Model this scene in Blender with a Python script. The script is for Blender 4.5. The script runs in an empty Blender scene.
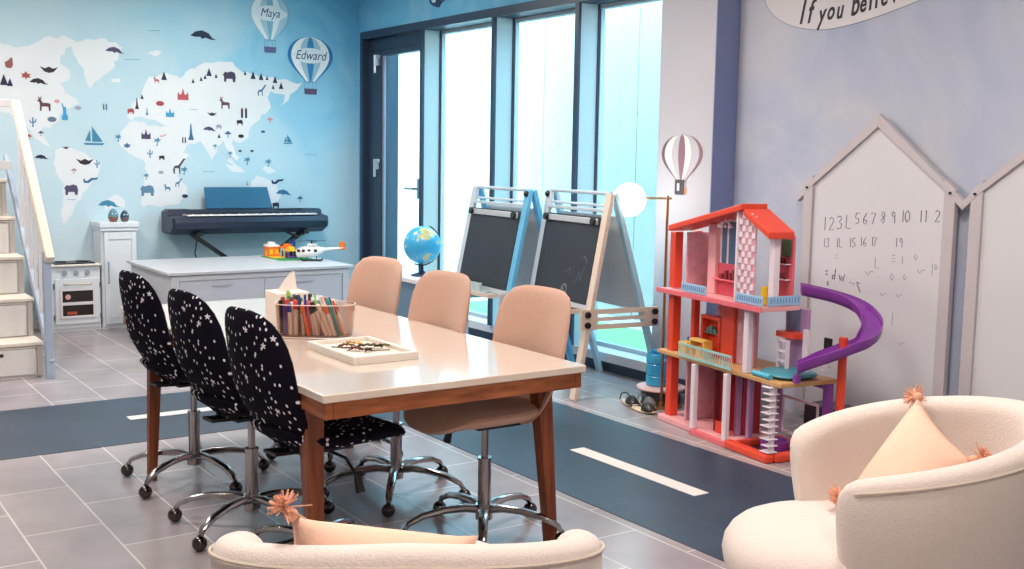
import bpy, bmesh, math, random
from mathutils import Vector, Matrix
random.seed(7)
PI=math.pi
SC=bpy.context.scene; COL=SC.collection
# ------------------------------------------------------------------ camera frame
FOC=1103.03; CX,CY=512,284.5; H=1.5
yaw,pit,rol=[math.radians(a) for a in(-55.5,6.53664,-.9712954)]
fw=Vector((math.sin(yaw)*math.cos(pit),math.cos(yaw)*math.cos(pit),-math.sin(pit)))
rt=Vector((math.cos(yaw),-math.sin(yaw),0)); dn=fw.cross(rt)
rt2=rt*math.cos(rol)+dn*math.sin(rol); dn2=dn*math.cos(rol)-rt*math.sin(rol)
CAM=Vector((0,0,H))
def ray(x,y): return rt2*((x-CX)/FOC)+dn2*((y-CY)/FOC)+fw
def atz(x,y,z): d=ray(x,y); return CAM+d*((z-H)/d.z)
def atx(x,y,X): d=ray(x,y); return CAM+d*(X/d.x)
def aty(x,y,Y): d=ray(x,y); return CAM+d*(Y/d.y)

# ------------------------------------------------------------------ materials
def lin(c):
    if isinstance(c,str):
        c=c.lstrip('#'); c=[int(c[i:i+2],16)/255 for i in(0,2,4)]
    return [x/12.92 if x<=.04045 else ((x+.055)/1.055)**2.4 for x in c]+[1]
MC={}
def mat(name,col,rough=.5,metal=0,var=.0,scale=8,bump=0,bscale=60,emit=0,alpha=None,trans=0,coat=0,sheen=0):
    if name in MC: return MC[name]
    m=bpy.data.materials.new(name); m.use_nodes=True; nt=m.node_tree; b=nt.nodes['Principled BSDF']
    c=lin(col)
    b.inputs['Base Color'].default_value=c; b.inputs['Roughness'].default_value=rough; b.inputs['Metallic'].default_value=metal
    if coat: b.inputs['Coat Weight'].default_value=coat; b.inputs['Coat Roughness'].default_value=.08
    if sheen: b.inputs['Sheen Weight'].default_value=sheen
    if trans: b.inputs['Transmission Weight'].default_value=trans
    if emit: b.inputs['Emission Color'].default_value=c; b.inputs['Emission Strength'].default_value=emit
    if alpha is not None: b.inputs['Alpha'].default_value=alpha
    tc=nt.nodes.new('ShaderNodeTexCoord')
    if var or True:
        n=nt.nodes.new('ShaderNodeTexNoise'); n.inputs['Scale'].default_value=scale; n.inputs['Detail'].default_value=4
        r=nt.nodes.new('ShaderNodeMix'); r.data_type='RGBA'
        v=var or .02
        r.inputs['A'].default_value=[max(0,x*(1-v)) for x in c[:3]]+[1]; r.inputs['B'].default_value=[min(1,x*(1+v)) for x in c[:3]]+[1]
        nt.links.new(tc.outputs['Object'],n.inputs['Vector']); nt.links.new(n.outputs['Fac'],r.inputs['Factor']); nt.links.new(r.outputs['Result'],b.inputs['Base Color'])
    if bump:
        n2=nt.nodes.new('ShaderNodeTexNoise'); n2.inputs['Scale'].default_value=bscale; n2.inputs['Detail'].default_value=3
        bp=nt.nodes.new('ShaderNodeBump'); bp.inputs['Strength'].default_value=bump; bp.inputs['Distance'].default_value=.01
        nt.links.new(tc.outputs['Object'],n2.inputs['Vector']); nt.links.new(n2.outputs['Fac'],bp.inputs['Height']); nt.links.new(bp.outputs['Normal'],b.inputs['Normal'])
    MC[name]=m; return m
def N(nt,t,**k):
    n=nt.nodes.new(t)
    for a,b in k.items(): setattr(n,a,b)
    return n
def ramp(nt,src,stops):
    r=N(nt,'ShaderNodeValToRGB'); e=r.color_ramp.elements
    while len(e)<len(stops): e.new(.5)
    for i,(p,c) in enumerate(stops): e[i].position=p; e[i].color=lin(c)
    nt.links.new(src,r.inputs['Fac']); return r
def watercolor(name,stops,scale=.9,off=(0,0,0),grad=None):
    m=bpy.data.materials.new(name); m.use_nodes=True; nt=m.node_tree; b=nt.nodes['Principled BSDF']; b.inputs['Roughness'].default_value=.75
    tc=N(nt,'ShaderNodeTexCoord'); mp=N(nt,'ShaderNodeMapping'); mp.inputs['Location'].default_value=off
    nt.links.new(tc.outputs['Object'],mp.inputs['Vector'])
    n=N(nt,'ShaderNodeTexNoise'); n.inputs['Scale'].default_value=scale; n.inputs['Detail'].default_value=7; n.inputs['Roughness'].default_value=.6; n.inputs['Distortion'].default_value=.6
    nt.links.new(mp.outputs['Vector'],n.inputs['Vector'])
    src=n.outputs['Fac']
    if grad:   # grad=(axis weights y,z, offset, gain): printed sky plus window light painted in, deeper blue to one side
        sep=N(nt,'ShaderNodeSeparateXYZ'); nt.links.new(tc.outputs['Object'],sep.inputs[0])
        a=N(nt,'ShaderNodeMath',operation='MULTIPLY_ADD'); a.inputs[1].default_value=grad[0]; a.inputs[2].default_value=grad[2]
        nt.links.new(sep.outputs['XYZ'.index(grad[3])],a.inputs[0])
        a2=N(nt,'ShaderNodeMath',operation='MULTIPLY_ADD'); a2.inputs[1].default_value=grad[1]; nt.links.new(sep.outputs['Z'],a2.inputs[0]); nt.links.new(a.outputs[0],a2.inputs[2])
        a3=N(nt,'ShaderNodeMath',operation='MULTIPLY_ADD'); a3.inputs[1].default_value=.7; nt.links.new(src,a3.inputs[0]); nt.links.new(a2.outputs[0],a3.inputs[2])
        src=a3.outputs[0]
    r=ramp(nt,src,stops); nt.links.new(r.outputs['Color'],b.inputs['Base Color'])
    return m
# ------------------------------------------------------------------ mesh helper
class MB:
    def __init__(s): s.v=[];s.f=[]
    def add(s,vs,fs,M=None):
        o=len(s.v); s.v+=[tuple(M@Vector(p)) if M else tuple(p) for p in vs]; s.f+=[tuple(i+o for i in f) for f in fs]; return s
    def box(s,a,b,M=None):
        x0,y0,z0=[min(a[i],b[i]) for i in range(3)];x1,y1,z1=[max(a[i],b[i]) for i in range(3)]
        return s.add([(x0,y0,z0),(x1,y0,z0),(x1,y1,z0),(x0,y1,z0),(x0,y0,z1),(x1,y0,z1),(x1,y1,z1),(x0,y1,z1)],
            [(0,3,2,1),(4,5,6,7),(0,1,5,4),(1,2,6,5),(2,3,7,6),(3,0,4,7)],M)
    def bar(s,p,q,w,h,up=(0,0,1),w2=None,h2=None):
        p=Vector(p);q=Vector(q);d=(q-p).normalized();u=Vector(up)
        if abs(d.dot(u))>.98: u=Vector((1,0,0))
        sx=d.cross(u).normalized(); uz=sx.cross(d); w2=w if w2 is None else w2; h2=h if h2 is None else h2
        vs=[c+sx*a*ww/2+uz*b*hh/2 for c,ww,hh in((p,w,h),(q,w2,h2)) for a,b in((-1,-1),(1,-1),(1,1),(-1,1))]
        return s.add(vs,[(0,3,2,1),(4,5,6,7),(0,1,5,4),(1,2,6,5),(2,3,7,6),(3,0,4,7)])
    def tube(s,pts,r,n=10,cap=True,flat=1):
        pts=[Vector(p) for p in pts]; rr=r if isinstance(r,(list,tuple)) else [r]*len(pts)
        vs=[];fs=[];up=None
        for i,p in enumerate(pts):
            d=(pts[min(i+1,len(pts)-1)]-pts[max(i-1,0)]).normalized()
            if up is None:
                up=Vector((0,0,1)) if abs(d.z)<.9 else Vector((1,0,0))
            sx=d.cross(up).normalized(); up=sx.cross(d).normalized()
            for k in range(n):
                a=2*PI*k/n; vs.append(p+(sx*math.cos(a)+up*math.sin(a)*flat)*rr[i])
        for i in range(len(pts)-1):
            for k in range(n):
                k2=(k+1)%n; fs.append((i*n+k,i*n+k2,(i+1)*n+k2,(i+1)*n+k))
        if cap: fs.append(tuple(reversed(range(n)))); fs.append(tuple((len(pts)-1)*n+k for k in range(n)))
        return s.add(vs,fs)
    def lathe(s,prof,c=(0,0,0),n=24,sx=1,sy=1,M=None):
        vs=[];fs=[]
        for r,z in prof:
            for k in range(n):
                a=2*PI*k/n; vs.append((c[0]+r*sx*math.cos(a),c[1]+r*sy*math.sin(a),c[2]+z))
        m=len(prof)
        for i in range(m-1):
            for k in range(n):
                k2=(k+1)%n; fs.append((i*n+k,i*n+k2,(i+1)*n+k2,(i+1)*n+k))
        if prof[0][0]>1e-6: fs.append(tuple(reversed(range(n))))
        if prof[-1][0]>1e-6: fs.append(tuple((m-1)*n+k for k in range(n)))
        return s.add(vs,fs,M)
    def ball(s,c,r,n=16,sq=1):
        return s.lathe([(max(1e-7,r*math.sin(PI*i/(n//2+2))),-r*sq*math.cos(PI*i/(n//2+2))) for i in range(n//2+3)],c,n)
    def prism(s,poly,fn,t0,t1):
        # poly of 2D points, fn(u,v,t)->3D
        n=len(poly)
        ar=sum(poly[i][0]*poly[(i+1)%n][1]-poly[(i+1)%n][0]*poly[i][1] for i in range(n))
        if ar<0: poly=poly[::-1]
        vs=[fn(u,v,t0) for u,v in poly]+[fn(u,v,t1) for u,v in poly]
        fs=[tuple(reversed(range(n))),tuple(range(n,2*n))]+[(i,(i+1)%n,n+(i+1)%n,n+i) for i in range(n)]
        return s.add(vs,fs)
    def pad(s,fn,w,h,t,e=4,n=36,rings=7,tb=None):
        # a padded panel: squircle outline in (a,b) of half sizes w,h; fn(a,b,off)->3D
        tb=t if tb is None else tb
        vs=[];fs=[]
        def o(a,rr):
            c,d=math.cos(a),math.sin(a); k=(abs(c)**e+abs(d)**e)**(-1/e); return (w*c*k*rr,h*d*k*rr)
        rs=[math.sin(PI/2*i/rings) for i in range(rings+1)]
        lv=[(r,1) for r in rs[1:]]+[(r,-1) for r in reversed(rs[1:-1])]
        vs.append(fn(0,0,t))
        for r,sg in lv:
            hh=(t if sg>0 else tb)*math.sqrt(max(0,1-r**5))*sg
            for k in range(n): a,b=o(2*PI*k/n,r); vs.append(fn(a,b,hh))
        vs.append(fn(0,0,-tb)); L=len(lv)
        for k in range(n): fs.append((0,1+k,1+(k+1)%n))
        for i in range(L-1):
            for k in range(n): k2=(k+1)%n; fs.append((1+i*n+k,1+(i+1)*n+k,1+(i+1)*n+k2,1+i*n+k2))
        for k in range(n): fs.append((len(vs)-1,1+(L-1)*n+(k+1)%n,1+(L-1)*n+k))
        return s.add(vs,fs)
    def build(s,name,m,parent=None,smooth=True,bev=0,loc=None,ang=35,seg=2):
        me=bpy.data.meshes.new(name); me.from_pydata(s.v,[],s.f); me.validate()
        bm=bmesh.new(); bm.from_mesh(me); bmesh.ops.recalc_face_normals(bm,faces=bm.faces); bm.to_mesh(me); bm.free()
        if smooth:
            for p in me.polygons: p.use_smooth=True
            me.set_sharp_from_angle(angle=math.radians(ang))
        o=bpy.data.objects.new(name,me); COL.objects.link(o); me.materials.append(m)
        if parent: o.parent=parent
        if loc: o.location=loc
        if bev:
            b=o.modifiers.new('bevel','BEVEL'); b.width=bev; b.segments=seg; b.limit_method='ANGLE'; b.angle_limit=math.radians(40)
        return o
def tag(o,label=None,cat=None,group=None,kind=None):
    if label: o['label']=label
    if cat: o['category']=cat
    if group: o['group']=group
    if kind: o['kind']=kind
    return o
def thing(name,label,cat,loc=(0,0,0),rz=0,group=None):
    o=bpy.data.objects.new(name,None); COL.objects.link(o); o.location=loc; o.rotation_euler=(0,0,rz); o.empty_display_size=.1
    return tag(o,label,cat,group)
def copy_tree(o,parent=None):
    c=o.copy(); COL.objects.link(c)
    if parent: c.parent=parent
    for ch in [x for x in o.children]: copy_tree(ch,c)
    return c
def struct(name,mb,m,**k): return tag(mb.build(name,m,smooth=False,**k),kind='structure')
def poly_text(body,size,shear=0,sx=1,bold=0):
    cu=bpy.data.curves.new('text','FONT'); cu.body=body; cu.size=size; cu.shear=shear; cu.extrude=.0006; cu.offset=bold; cu.align_x='CENTER'; cu.align_y='CENTER'; cu.resolution_u=3
    o=bpy.data.objects.new('text',cu); COL.objects.link(o)
    dg=bpy.context.evaluated_depsgraph_get(); me=bpy.data.meshes.new_from_object(o.evaluated_get(dg))
    bpy.data.objects.remove(o); 
    for v in me.vertices: v.co.x*=sx
    return me

# ------------------------------------------------------------------ palette
M_white=mat('white paint','#DCDCE0',.45)
M_warmwhite=mat('warm white paint','#E6DFD6',.45)
M_anth=mat('anthracite frame','#28394F',.4)
M_finside=mat('pale blue aluminium','#B4C3C6',.5)
M_chrome=mat('polished chrome','#A9A6A6',.16,1,var=.03)
M_dkchrome=mat('dark chrome','#55504F',.18,1)
M_black=mat('black plastic','#16171C',.35)
M_grey=mat('grey paint','#B3B5BE',.5)
M_wood=mat('walnut wood','#7A3F22',.4,var=.22,scale=5)
def wood_grain(name,a,b,sc=(3,3,30)):
    m=bpy.data.materials.new(name); m.use_nodes=True; nt=m.node_tree; bs=nt.nodes['Principled BSDF']; bs.inputs['Roughness'].default_value=.42
    tc=N(nt,'ShaderNodeTexCoord'); mp=N(nt,'ShaderNodeMapping'); mp.inputs['Scale'].default_value=sc
    n=N(nt,'ShaderNodeTexNoise'); n.inputs['Scale'].default_value=2; n.inputs['Detail'].default_value=5
    nt.links.new(tc.outputs['Object'],mp.inputs[0]); nt.links.new(mp.outputs[0],n.inputs['Vector'])
    r=ramp(nt,n.outputs['Fac'],[(.3,a),(.7,b)]); nt.links.new(r.outputs[0],bs.inputs['Base Color']); return m
M_woodv=wood_grain('walnut leg grain','#5E2C14','#8F4C28',(22,22,2))
M_woodh=wood_grain('walnut apron grain','#7E3F1C','#AE6638',(4,4,26))
M_birch=mat('pale birch wood','#DCCDBD',.45,var=.06)
M_blush=mat('blush fabric','#C9A08B',.9,var=.07,scale=60,bump=.5,bscale=300,sheen=.3)
M_boucle=mat('cream boucle','#DFD2C9',.95,var=.05,scale=90,bump=.35,bscale=190,sheen=.3)
M_peach=mat('peach cotton','#EFC6AE',.9,var=.03,scale=30,bump=.25,bscale=260)
M_tassel=mat('peach yarn','#E5A98C',.9,var=.12,scale=80)

def star_mat(name,ax):
    m=bpy.data.materials.new(name); m.use_nodes=True; nt=m.node_tree; b=nt.nodes['Principled BSDF']; b.inputs['Roughness'].default_value=.9; b.inputs['Specular IOR Level'].default_value=.12
    tc=N(nt,'ShaderNodeTexCoord'); sep=N(nt,'ShaderNodeSeparateXYZ'); nt.links.new(tc.outputs['Object'],sep.inputs[0])
    com=N(nt,'ShaderNodeCombineXYZ'); nt.links.new(sep.outputs[ax[0]],com.inputs[0]); nt.links.new(sep.outputs[ax[1]],com.inputs[1])
    def layer(scale,rad,star,gate,rand=1):
        v=N(nt,'ShaderNodeTexVoronoi',voronoi_dimensions='2D'); v.inputs['Scale'].default_value=scale; v.inputs['Randomness'].default_value=rand
        nt.links.new(com.outputs[0],v.inputs['Vector'])
        sc=N(nt,'ShaderNodeVectorMath',operation='SUBTRACT'); nt.links.new(com.outputs[0],sc.inputs[0]); nt.links.new(v.outputs['Position'],sc.inputs[1])
        s2=N(nt,'ShaderNodeSeparateXYZ'); nt.links.new(sc.outputs[0],s2.inputs[0])
        at=N(nt,'ShaderNodeMath',operation='ARCTAN2'); nt.links.new(s2.outputs[0],at.inputs[0]); nt.links.new(s2.outputs[1],at.inputs[1])
        m5=N(nt,'ShaderNodeMath',operation='MULTIPLY'); nt.links.new(at.outputs[0],m5.inputs[0]); m5.inputs[1].default_value=5 if star else 2
        cs=N(nt,'ShaderNodeMath',operation='COSINE'); nt.links.new(m5.outputs[0],cs.inputs[0])
        ma=N(nt,'ShaderNodeMath',operation='MULTIPLY_ADD'); nt.links.new(cs.outputs[0],ma.inputs[0]); ma.inputs[1].default_value=rad*(.42 if star else .22); ma.inputs[2].default_value=rad
        lt=N(nt,'ShaderNodeMath',operation='LESS_THAN'); nt.links.new(v.outputs['Distance'],lt.inputs[0]); nt.links.new(ma.outputs[0],lt.inputs[1])
        sr=N(nt,'ShaderNodeSeparateColor'); nt.links.new(v.outputs['Color'],sr.inputs[0])
        g=N(nt,'ShaderNodeMath',operation='LESS_THAN'); nt.links.new(sr.outputs[0],g.inputs[0]); g.inputs[1].default_value=gate
        mu=N(nt,'ShaderNodeMath',operation='MULTIPLY'); nt.links.new(lt.outputs[0],mu.inputs[0]); nt.links.new(g.outputs[0],mu.inputs[1]); return mu
    a=layer(30,.135,False,.7); c=layer(9,.07,True,.5)
    mx=N(nt,'ShaderNodeMath',operation='MAXIMUM'); nt.links.new(a.outputs[0],mx.inputs[0]); nt.links.new(c.outputs[0],mx.inputs[1])
    mix=N(nt,'ShaderNodeMix',data_type='RGBA'); mix.inputs['A'].default_value=lin('#110D1C'); mix.inputs['B'].default_value=lin('#E4E2EA')
    nt.links.new(mx.outputs[0],mix.inputs['Factor']); nt.links.new(mix.outputs['Result'],b.inputs['Base Color']); return m
M_starb=star_mat('navy star fabric upright',('X','Z')); M_stars=star_mat('navy star fabric flat',('X','Y'))

def tile_mat(name,c1,c2,grout,rough=.3,gw=.004):
    m=bpy.data.materials.new(name); m.use_nodes=True; nt=m.node_tree; b=nt.nodes['Principled BSDF']
    tc=N(nt,'ShaderNodeTexCoord'); mp=N(nt,'ShaderNodeMapping'); mp.inputs['Location'].default_value=(.0,-.2,0)
    nt.links.new(tc.outputs['Object'],mp.inputs[0])
    br=N(nt,'ShaderNodeTexBrick'); br.inputs['Scale'].default_value=1; br.inputs['Brick Width'].default_value=.6; br.inputs['Row Height'].default_value=.3
    br.inputs['Mortar Size'].default_value=gw; br.inputs['Mortar Smooth'].default_value=.1; br.inputs['Color1'].default_value=lin(c1); br.inputs['Color2'].default_value=lin(c2); br.inputs['Mortar'].default_value=lin(grout)
    nt.links.new(mp.outputs[0],br.inputs['Vector'])
    n=N(nt,'ShaderNodeTexNoise'); n.inputs['Scale'].default_value=2.2; n.inputs['Detail'].default_value=8; nt.links.new(tc.outputs['Object'],n.inputs['Vector'])
    r=ramp(nt,n.outputs['Fac'],[(.3,'#D8D8D8'),(.7,'#FFFFFF')])
    mx=N(nt,'ShaderNodeMix',data_type='RGBA',blend_type='MULTIPLY'); mx.inputs['Factor'].default_value=1
    nt.links.new(br.outputs['Color'],mx.inputs['A']); nt.links.new(r.outputs[0],mx.inputs['B']); nt.links.new(mx.outputs['Result'],b.inputs['Base Color'])
    b.inputs['Roughness'].default_value=rough
    bp=N(nt,'ShaderNodeBump'); bp.inputs['Strength'].default_value=.3; bp.inputs['Distance'].default_value=.002; bp.invert=True
    nt.links.new(br.outputs['Fac'],bp.inputs['Height']); nt.links.new(bp.outputs[0],b.inputs['Normal'])
    return m
M_floor=tile_mat('grey porcelain tiles','#B0A8A8','#A69Fa5','#DDD6D2',.26)
M_road=tile_mat('dark slate tiles','#33465A','#2D3F53','#425060',.42,.003)
M_glass=bpy.data.materials.new('clear window glass'); M_glass.use_nodes=True
def thin_glass(m,tint,fac=.06,rough=.02):
    nt=m.node_tree; nt.nodes.clear(); o=N(nt,'ShaderNodeOutputMaterial'); t=N(nt,'ShaderNodeBsdfTransparent'); t.inputs[0].default_value=lin(tint); g=N(nt,'ShaderNodeBsdfGlossy'); g.inputs['Roughness'].default_value=rough
    lw=N(nt,'ShaderNodeLayerWeight'); pw=N(nt,'ShaderNodeMath',operation='POWER'); pw.inputs[1].default_value=4; nt.links.new(lw.outputs['Facing'],pw.inputs[0]); f=N(nt,'ShaderNodeMath',operation='MULTIPLY_ADD'); f.inputs[1].default_value=.6; f.inputs[2].default_value=.04; nt.links.new(pw.outputs[0],f.inputs[0]); mx=N(nt,'ShaderNodeMixShader'); nt.links.new(f.outputs[0],mx.inputs[0]); nt.links.new(t.outputs[0],mx.inputs[1]); nt.links.new(g.outputs[0],mx.inputs[2]); nt.links.new(mx.outputs[0],o.inputs[0])
thin_glass(M_glass,'#E8F8FC')
M_acr=bpy.data.materials.new('clear acrylic'); M_acr.use_nodes=True; thin_glass(M_acr,'#F2E6E0')

# ------------------------------------------------------------------ ROOM
XB=-9.87; YW=4.926; YG=5.12; YB=5.126; X1=1.6; Y0=-2.6; ZC=3.05; WT=2.68
M_wall_b=watercolor('watercolour sky wallpaper',[(.05,'#C8DEE8'),(.40,'#BDD9E5'),(.62,'#AFD3E3'),(.85,'#8CC8E4'),(1,'#5FB0DA')],1.1,(0,3,1),(.16,.17,-.62,'Y'))
M_wall_w=watercolor('blue sky wallpaper by window',[(.2,'#8CC6E0'),(.5,'#63AFD6'),(.8,'#92C2D8')],1.6)
M_wall_r=watercolor('lavender watercolour wallpaper',[(.25,'#9CA9C6'),(.42,'#B1BACF'),(.6,'#C3C7D1'),(.8,'#CFCDD4')],1.0,(2,0,0))
M_wall_c=watercolor('pale grey column paint',[(.2,'#B6B7C1'),(.8,'#C3C2C9')],.8)
M_wall_p=mat('plain wall paint','#CFCBC8',.8)
M_ceil=mat('ceiling paint','#E9E6E2',.85)
struct('floor',MB().box((XB-.15,Y0-.15,-.1),(X1+.15,YB+.15,0)),M_floor)
struct('ceiling',MB().box((XB-.15,Y0-.15,ZC),(X1+.15,YB+.15,ZC+.1)),M_ceil)
struct('wall_back',MB().box((XB-.15,Y0-.15,0),(XB,YB+.15,ZC)),M_wall_b)
struct('wall_left',MB().box((XB,Y0-.15,0),(X1+.15,Y0,ZC)),M_wall_p)
struct('wall_front',MB().box((X1,Y0,0),(X1+.15,YB+.15,ZC)),M_wall_p)
struct('wall_right',MB().box((-5.02,YB,0),(X1,YB+.15,ZC)),M_wall_r)
struct('wall_window',MB().box((XB,YW,WT),(-5.5,YB+.15,ZC)).box((XB,YW,0),(-9.8,YB+.15,WT)),M_wall_w)
struct('wall_column',MB().box((-5.5,YW,0),(-5.0,YB+.15,ZC)),M_wall_c)
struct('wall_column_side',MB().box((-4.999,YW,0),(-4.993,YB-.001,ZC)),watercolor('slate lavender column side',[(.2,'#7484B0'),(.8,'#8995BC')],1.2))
struct('baseboard_column',MB().box((-5.52,YW-.012,0),(-4.99,YW-.001,.09)),M_anth)
struct('baseboard_back',MB().box((XB+.001,Y0,0),(XB+.014,YW-.01,.08)),M_white)
# window wall: frame, fins, sill, panes
fins=[-8.606,-7.458,-6.368]
struct('trim_1',MB().box((-9.8,YW-.02,WT-.07),(-5.5,YB+.17,WT-.001)),M_anth)
struct('trim_2',MB().box((-9.8,YW-.02,0),(-9.74,YB+.17,WT-.07)),M_anth)
struct('trim_3',MB().box((-8.57,YW+.01,.072),(-5.5,YG+.03,.135)),M_white)
struct('trim_4',MB().box((-8.57,YW+.03,0),(-5.5,YG+.03,.072)),M_anth)
xs=fins+[-5.5]
for i,x in enumerate(fins):
    w=MB().box((x-.04,YW+.012,0 if i==0 else .136),(x,YG-.02,WT-.071))
    struct('trim_%d'%(5+2*i),w,M_finside)
    struct('trim_%d'%(6+2*i),MB().box((x-.042,YW-.012,.0 if i==0 else .136),(x+.002,YW+.012,WT-.071)).box((x-.0,YG-.03,.136),(x+.012,YG-.005,WT-.071)),M_anth)
    n=i+1
    x0,x1=x+.002,xs[i+1]-.045
    struct('window_%d'%n,MB().box((x0+.02,YG,.136),(x1,YG+.008,WT-.10)),M_glass)
    fr=MB().box((x0+.012,YG-.02,WT-.10),(x1,YG+.02,WT-.071)).box((x0+.012,YG-.02,.136),(x1,YG+.02,.165)).box((x0+.013,YG-.015,.166),(x0+.022,YG+.02,WT-.101))
    o=fr.build('window_frame',mat('blue grey window frame','#B5C4CC',.4),bpy.data.objects['window_%d'%n],smooth=False)
# door leaf
d=thing('door_1',None,None,(-9.74,5.0,0)); d['kind']='structure'
fr=MB().box((0,-.04,.03),(.27,.03,2.5)).box((.93,-.04,.03),(1.12,.03,2.5)).box((.27,-.04,2.36),(.93,.03,2.5)).box((.27,-.04,.03),(.93,.03,.2)).box((0,-.03,2.52),(1.12,.03,2.6))
fr=MB().box((0,-.04,.03),(.28,.03,2.49)).box((1.05,-.04,.03),(1.125,.03,2.49)).box((.28,-.04,2.44),(1.05,.03,2.49)).box((.28,-.04,.03),(1.05,.03,.2)).box((0,-.02,2.495),(1.125,.03,2.605))
fr.build('door_frame',M_anth,d,smooth=False,bev=.004)
MB().box((.28,-.006,.2),(1.05,.006,2.44)).build('door_pane',M_glass,d,smooth=False)
MB().box((.285,-.03,.2),(.297,-.01,2.44)).box((.31,-.03,.2),(.318,-.01,2.44)).build('door_seal',mat('grey rubber seal','#8C93A3',.5),d,smooth=False)
for z in(2.40,1.42):
    h=MB().box((.2,-.075,z-.05),(.245,-.04,z+.04)).tube([(.222,-.08,z-.12),(.222,-.08,z+.05)],.014,10).box((.20,-.08,z+.02),(.27,-.045,z+.05)); h.build('hinge',mat('satin steel','#B9C6D0',.3,.7),d,bev=.003)
h=MB().tube([(1.0,-.04,1.21),(1.0,-.1,1.21),(.86,-.1,1.21)],.011,10).box((.985,-.05,1.12),(1.015,-.038,1.3)); h.build('door_handle',mat('satin steel','#B9C6D0',.3,.7),d)
# road set into the floor: dark slate tiles with a bend under the table
rd=MB(); z0,z1=.0,.003
def L(*p): return list(p)
R=.9
out=[(-6.79,Y0+.01),(-5.70,Y0+.01),(-5.70,2.95-.3)]+[(-5.4-.3*math.cos(a),2.65+.3*math.sin(a)) for a in (PI/8,PI/4,3*PI/8)]+[(-5.4,2.95),(X1-.01,2.95),(X1-.01,4.035),(-6.79+R,4.035)]+[(-6.79+R-R*math.sin(a),4.035-R+R*math.cos(a)) for a in [PI/2*k/8 for k in range(1,8)]]+[(-6.79,4.035-R)]
rd.prism(out,lambda u,v,t:(u,v,t),z0,z1)
struct('trim_11',rd,M_road)
M_dash=mat('white floor tape','#E3DDD8',.5)
tag(MB().box((-4.42,3.42,.003),(-3.5,3.51,.005)).build('floor_marking',M_dash,smooth=False),'white dash on the dark tile road right of the table','floor marking','white road dashes')
tag(MB().box((-6.29,1.68,.003),(-6.2,2.62,.005)).build('floor_marking',M_dash,smooth=False),'white dash on the dark tile road behind the far table leg','floor marking','white road dashes')

# ------------------------------------------------------------------ outside
M_ext=mat('beige exterior wall','#BDACA0',.8)
struct('ground',MB().box((-16,YB+.16,-.12),(4,16,-.02)),mat('pale paving outside','#C9D6D8',.8))
tag(MB().box((-9.5,5.3,-.02),(-5.0,6.3,.03)).build('turf_strip',mat('artificial turf','#86C47A',.9,var=.3,scale=40,bump=1,bscale=90),smooth=False),'strip of green turf outside behind the window glass','turf')
fe=thing('garden_wall','tall pale screen wall outside behind the windows','wall',(-10,6.9,-.02))
for k in range(8):
    MB().box((-4+k*1.5,0,0),(-2.51+k*1.5,.08,3.2)).build('wall_panel',M_ext,fe,smooth=False)

# ------------------------------------------------------------------ TABLE
TX0,TX1,TY0,TY1,TZ=-5.5,-3.15,1.45,2.505,.745
t=thing('activity_table','long table with glossy white top and walnut apron and legs','table',((TX0+TX1)/2,(TY0+TY1)/2,0))
hx,hy=(TX1-TX0)/2,(TY1-TY0)/2; tx,ty=t.location.x,t.location.y
M_top=mat('glossy white table top','#D5C8BB',.16,coat=.6)
MB().box((-hx,-hy,TZ-.028),(hx,hy,TZ)).build('tabletop',M_top,t,bev=.004)
MB().box((-hx+.012,-hy+.012,TZ-.085),(hx-.012,-hy+.04,TZ-.0285)).box((-hx+.012,hy-.04,TZ-.085),(hx-.012,hy-.012,TZ-.0285)).box((-hx+.012,-hy+.04,TZ-.085),(-hx+.04,hy-.04,TZ-.0285)).box((hx-.04,-hy+.04,TZ-.085),(hx-.012,hy-.04,TZ-.0285)).build('apron',M_woodh,t,smooth=False,bev=.003)
for (x,yb,yt,wl) in((-3.39,1.53,1.52,.9),(-3.37,2.52,2.465,.85),(-5.0,1.445,1.475,.75),(-5.05,2.47,2.42,.75)):
    MB().bar((x-tx,yb-ty,0),(x-tx-.015,yt-ty,TZ-.0855),.05*wl,.05*wl,(0,1,0),.075*wl,.08*wl).build('leg',M_woodv,t,smooth=False,bev=.004)

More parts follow.
